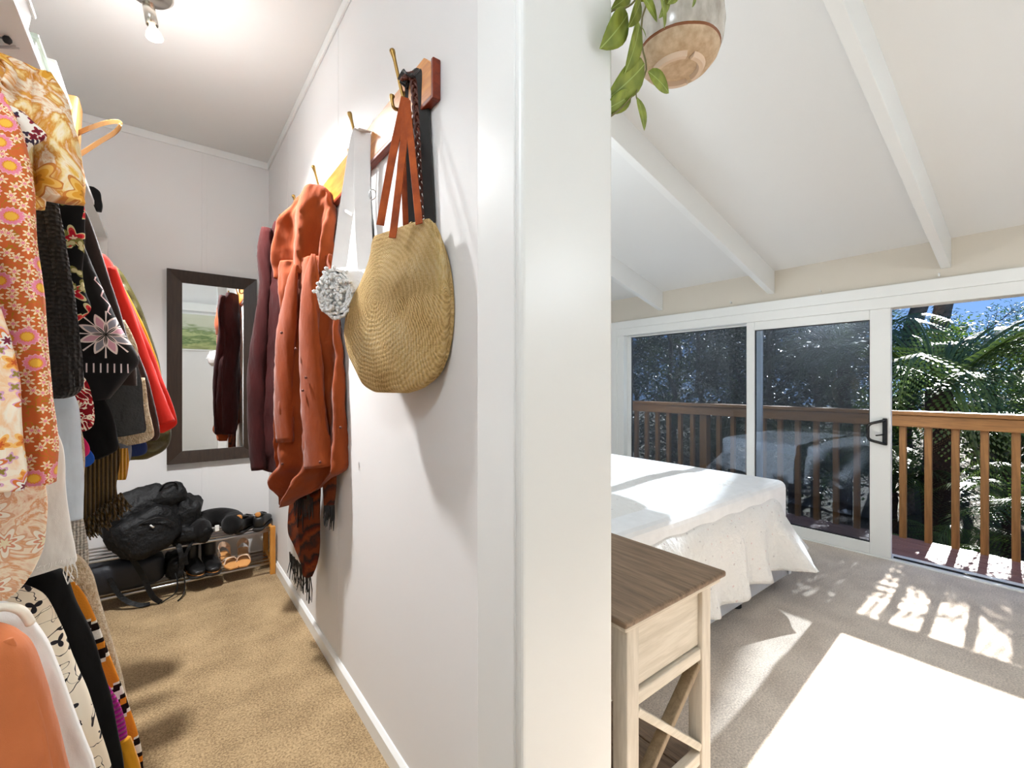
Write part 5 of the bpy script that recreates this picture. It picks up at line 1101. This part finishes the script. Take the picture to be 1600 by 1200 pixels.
def lowshoe(cx, a, lb):
    s = empty('shoe', (cx, 3.53, T1)); tag(s, lb, 'shoe', 'black lace-up shoes on the top tier'); c = (cx, 3.53, T1)
    mz = Matrix.Rotation(a, 3, 'Z'); P = lambda x, y, z: mz @ Vector((x, y, z)) + Vector(c)
    part('sole', loft_shoe([(-.135, .022, 0, .022), (-.12, .034, 0, .024), (-.05, .036, 0, .022), (.03, .046, 0, .02), (.10, .046, 0, .02), (.14, .028, .004, .022)], c, a), 'sole', s)
    part('upper', loft_shoe([(-.128, .022, .02, .075), (-.11, .034, .02, .098), (-.06, .037, .02, .10), (-.01, .04, .02, .094), (.04, .045, .02, .075), (.09, .044, .02, .06), (.132, .024, .02, .045)], c, a), 'shoe', s)
    part('collar', MB().tube([P(.026 * math.cos(q), -.07 + .045 * math.sin(q), .101 + .012 * (-math.sin(q))) for q in [2 * math.pi * k / 20 for k in range(21)]], .007, 8), 'shoe', s)
    part('heel_lining', MB().sell(P(0, -.075, .105), (.020, .034, .008), 1, 14, 8, 0, 0, mz), 'shoe', s)
    part('heel_tab', MB().sell(P(0, -.122, .112), (.018, .006, .016), .8, 12, 8, 0, 0, mz), 'insole', s)
    for k in range(4): part('lace', MB().tube([P(-.02, -.01 + .02 * k, .097 - .007 * k), P(0, -.008 + .02 * k, .101 - .008 * k), P(.02, -.01 + .02 * k, .097 - .007 * k)], .0025, 6), 'sole', s)
lowshoe(.445, math.pi - .5 + math.pi, 'black lace-up shoe on the top tier next to the neck cushion')
lowshoe(.535, math.pi - .35 + math.pi, 'black lace-up shoe on the top tier at the right end')
def boot(cx, a, lb):
    s = empty('ankle_boot', (cx, 3.5, T2)); tag(s, lb, 'boot', 'black ankle boots on the lower tier'); c = (cx, 3.50, T2); mz = Matrix.Rotation(a, 3, 'Z'); P = lambda x, y, z: mz @ Vector((x, y, z)) + Vector(c)
    part('sole', loft_shoe([(-.125, .022, 0, .024), (-.11, .034, 0, .026), (-.04, .034, 0, .024), (.03, .045, 0, .02), (.09, .045, 0, .02), (.13, .026, .004, .022)], c, a), 'sole', s)
    part('foot', loft_shoe([(-.12, .024, .022, .10), (-.10, .035, .022, .115), (-.05, .037, .022, .11), (.0, .041, .022, .088), (.05, .045, .022, .07), (.09, .043, .022, .062), (.124, .022, .022, .046)], c, a), 'shoe', s)
    part('shaft', MB().tube([P(0, -.06, .06), P(0, -.064, .10), P(0, -.066, .15), P(0, -.07, .188)], [.04, .04, .041, .045], 18, 1.25, up=mz @ Vector((0, 1, 0))), 'shoe', s)
    part('pull_tab', MB().band([P(0, -.118, .17), P(0, -.124, .2), P(0, -.112, .2)], .016, .004, tuple(mz @ Vector((1, 0, 0)))), 'insole', s, smooth=False)
    part('welt', MB().tube([P(.047 * math.cos(q) * (1 if math.sin(q) > 0 else .8), .132 * math.sin(q), .024) for q in [2 * math.pi * k / 28 for k in range(29)]], .0022, 6), 'insole', s)
boot(.145, .22 + math.pi, 'black ankle boot on the lower tier beside the pouch'); boot(.235, .12 + math.pi, 'black ankle boot on the lower tier beside the sandals')
def sandal(cx, a, lb):
    s = empty('sandal', (cx, 3.52, T2)); tag(s, lb, 'sandal', 'tan sandals on the lower tier'); c = Vector((cx, 3.52, T2)); mz = Matrix.Rotation(a, 3, 'Z') @ Matrix.Rotation(-.22, 3, 'X'); P = lambda x, y, z: mz @ Vector((x, y, z)) + c + Vector((0, 0, .03))
    st = cr([(-.12, .018), (-.105, .030), (-.05, .030), (.03, .042), (.085, .041), (.12, .022)], 20); vs = []
    for z in (0, .012):
        vs += [P(w_, y, z) for y, w_ in st] + [P(-w_, y, z) for y, w_ in reversed(st)]
    n = len(vs) // 2; part('footbed', MB().add(vs, [tuple(range(n-1,-1,-1)), tuple(range(n, 2*n))] + [(i, (i+1)%n, (i+1)%n+n, i+n) for i in range(n)]), M['sandal'], s, smooth=False, bevel=.002)
    for y0, y1, h in ((.06, .02, .045), (.02, .06, .045)): part('toe_strap', MB().band(cr([P(-.042, y0, .012), P(-.026, (y0*2+y1)/3, h * .9), P(0, (y0+y1)/2, h), P(.026, (y0+y1*2)/3, h * .9), P(.042, y1, .012)], 14), .012, .003, tuple(mz @ Vector((0, 1, 0)))), 'creamleather', s, smooth=False)
    part('heel_cup', MB().band(cr([P(-.031, -.05, .012), P(-.03, -.09, .05), P(0, -.122, .062), P(.03, -.09, .05), P(.031, -.05, .012)], 18), .035, .003, (0, 0, 1)), 'creamleather', s, smooth=False)
M['sandal'] = plain('tan_footbed', (206, 146, 84), .55); M['creamleather'] = plain('cream_leather', (226, 196, 168), .5)
sandal(.33, .22 + math.pi, 'tan sandal with cream straps on the lower tier beside the boots'); sandal(.42, -.1 + math.pi, 'tan sandal with cream straps nearest the right end of the lower tier')
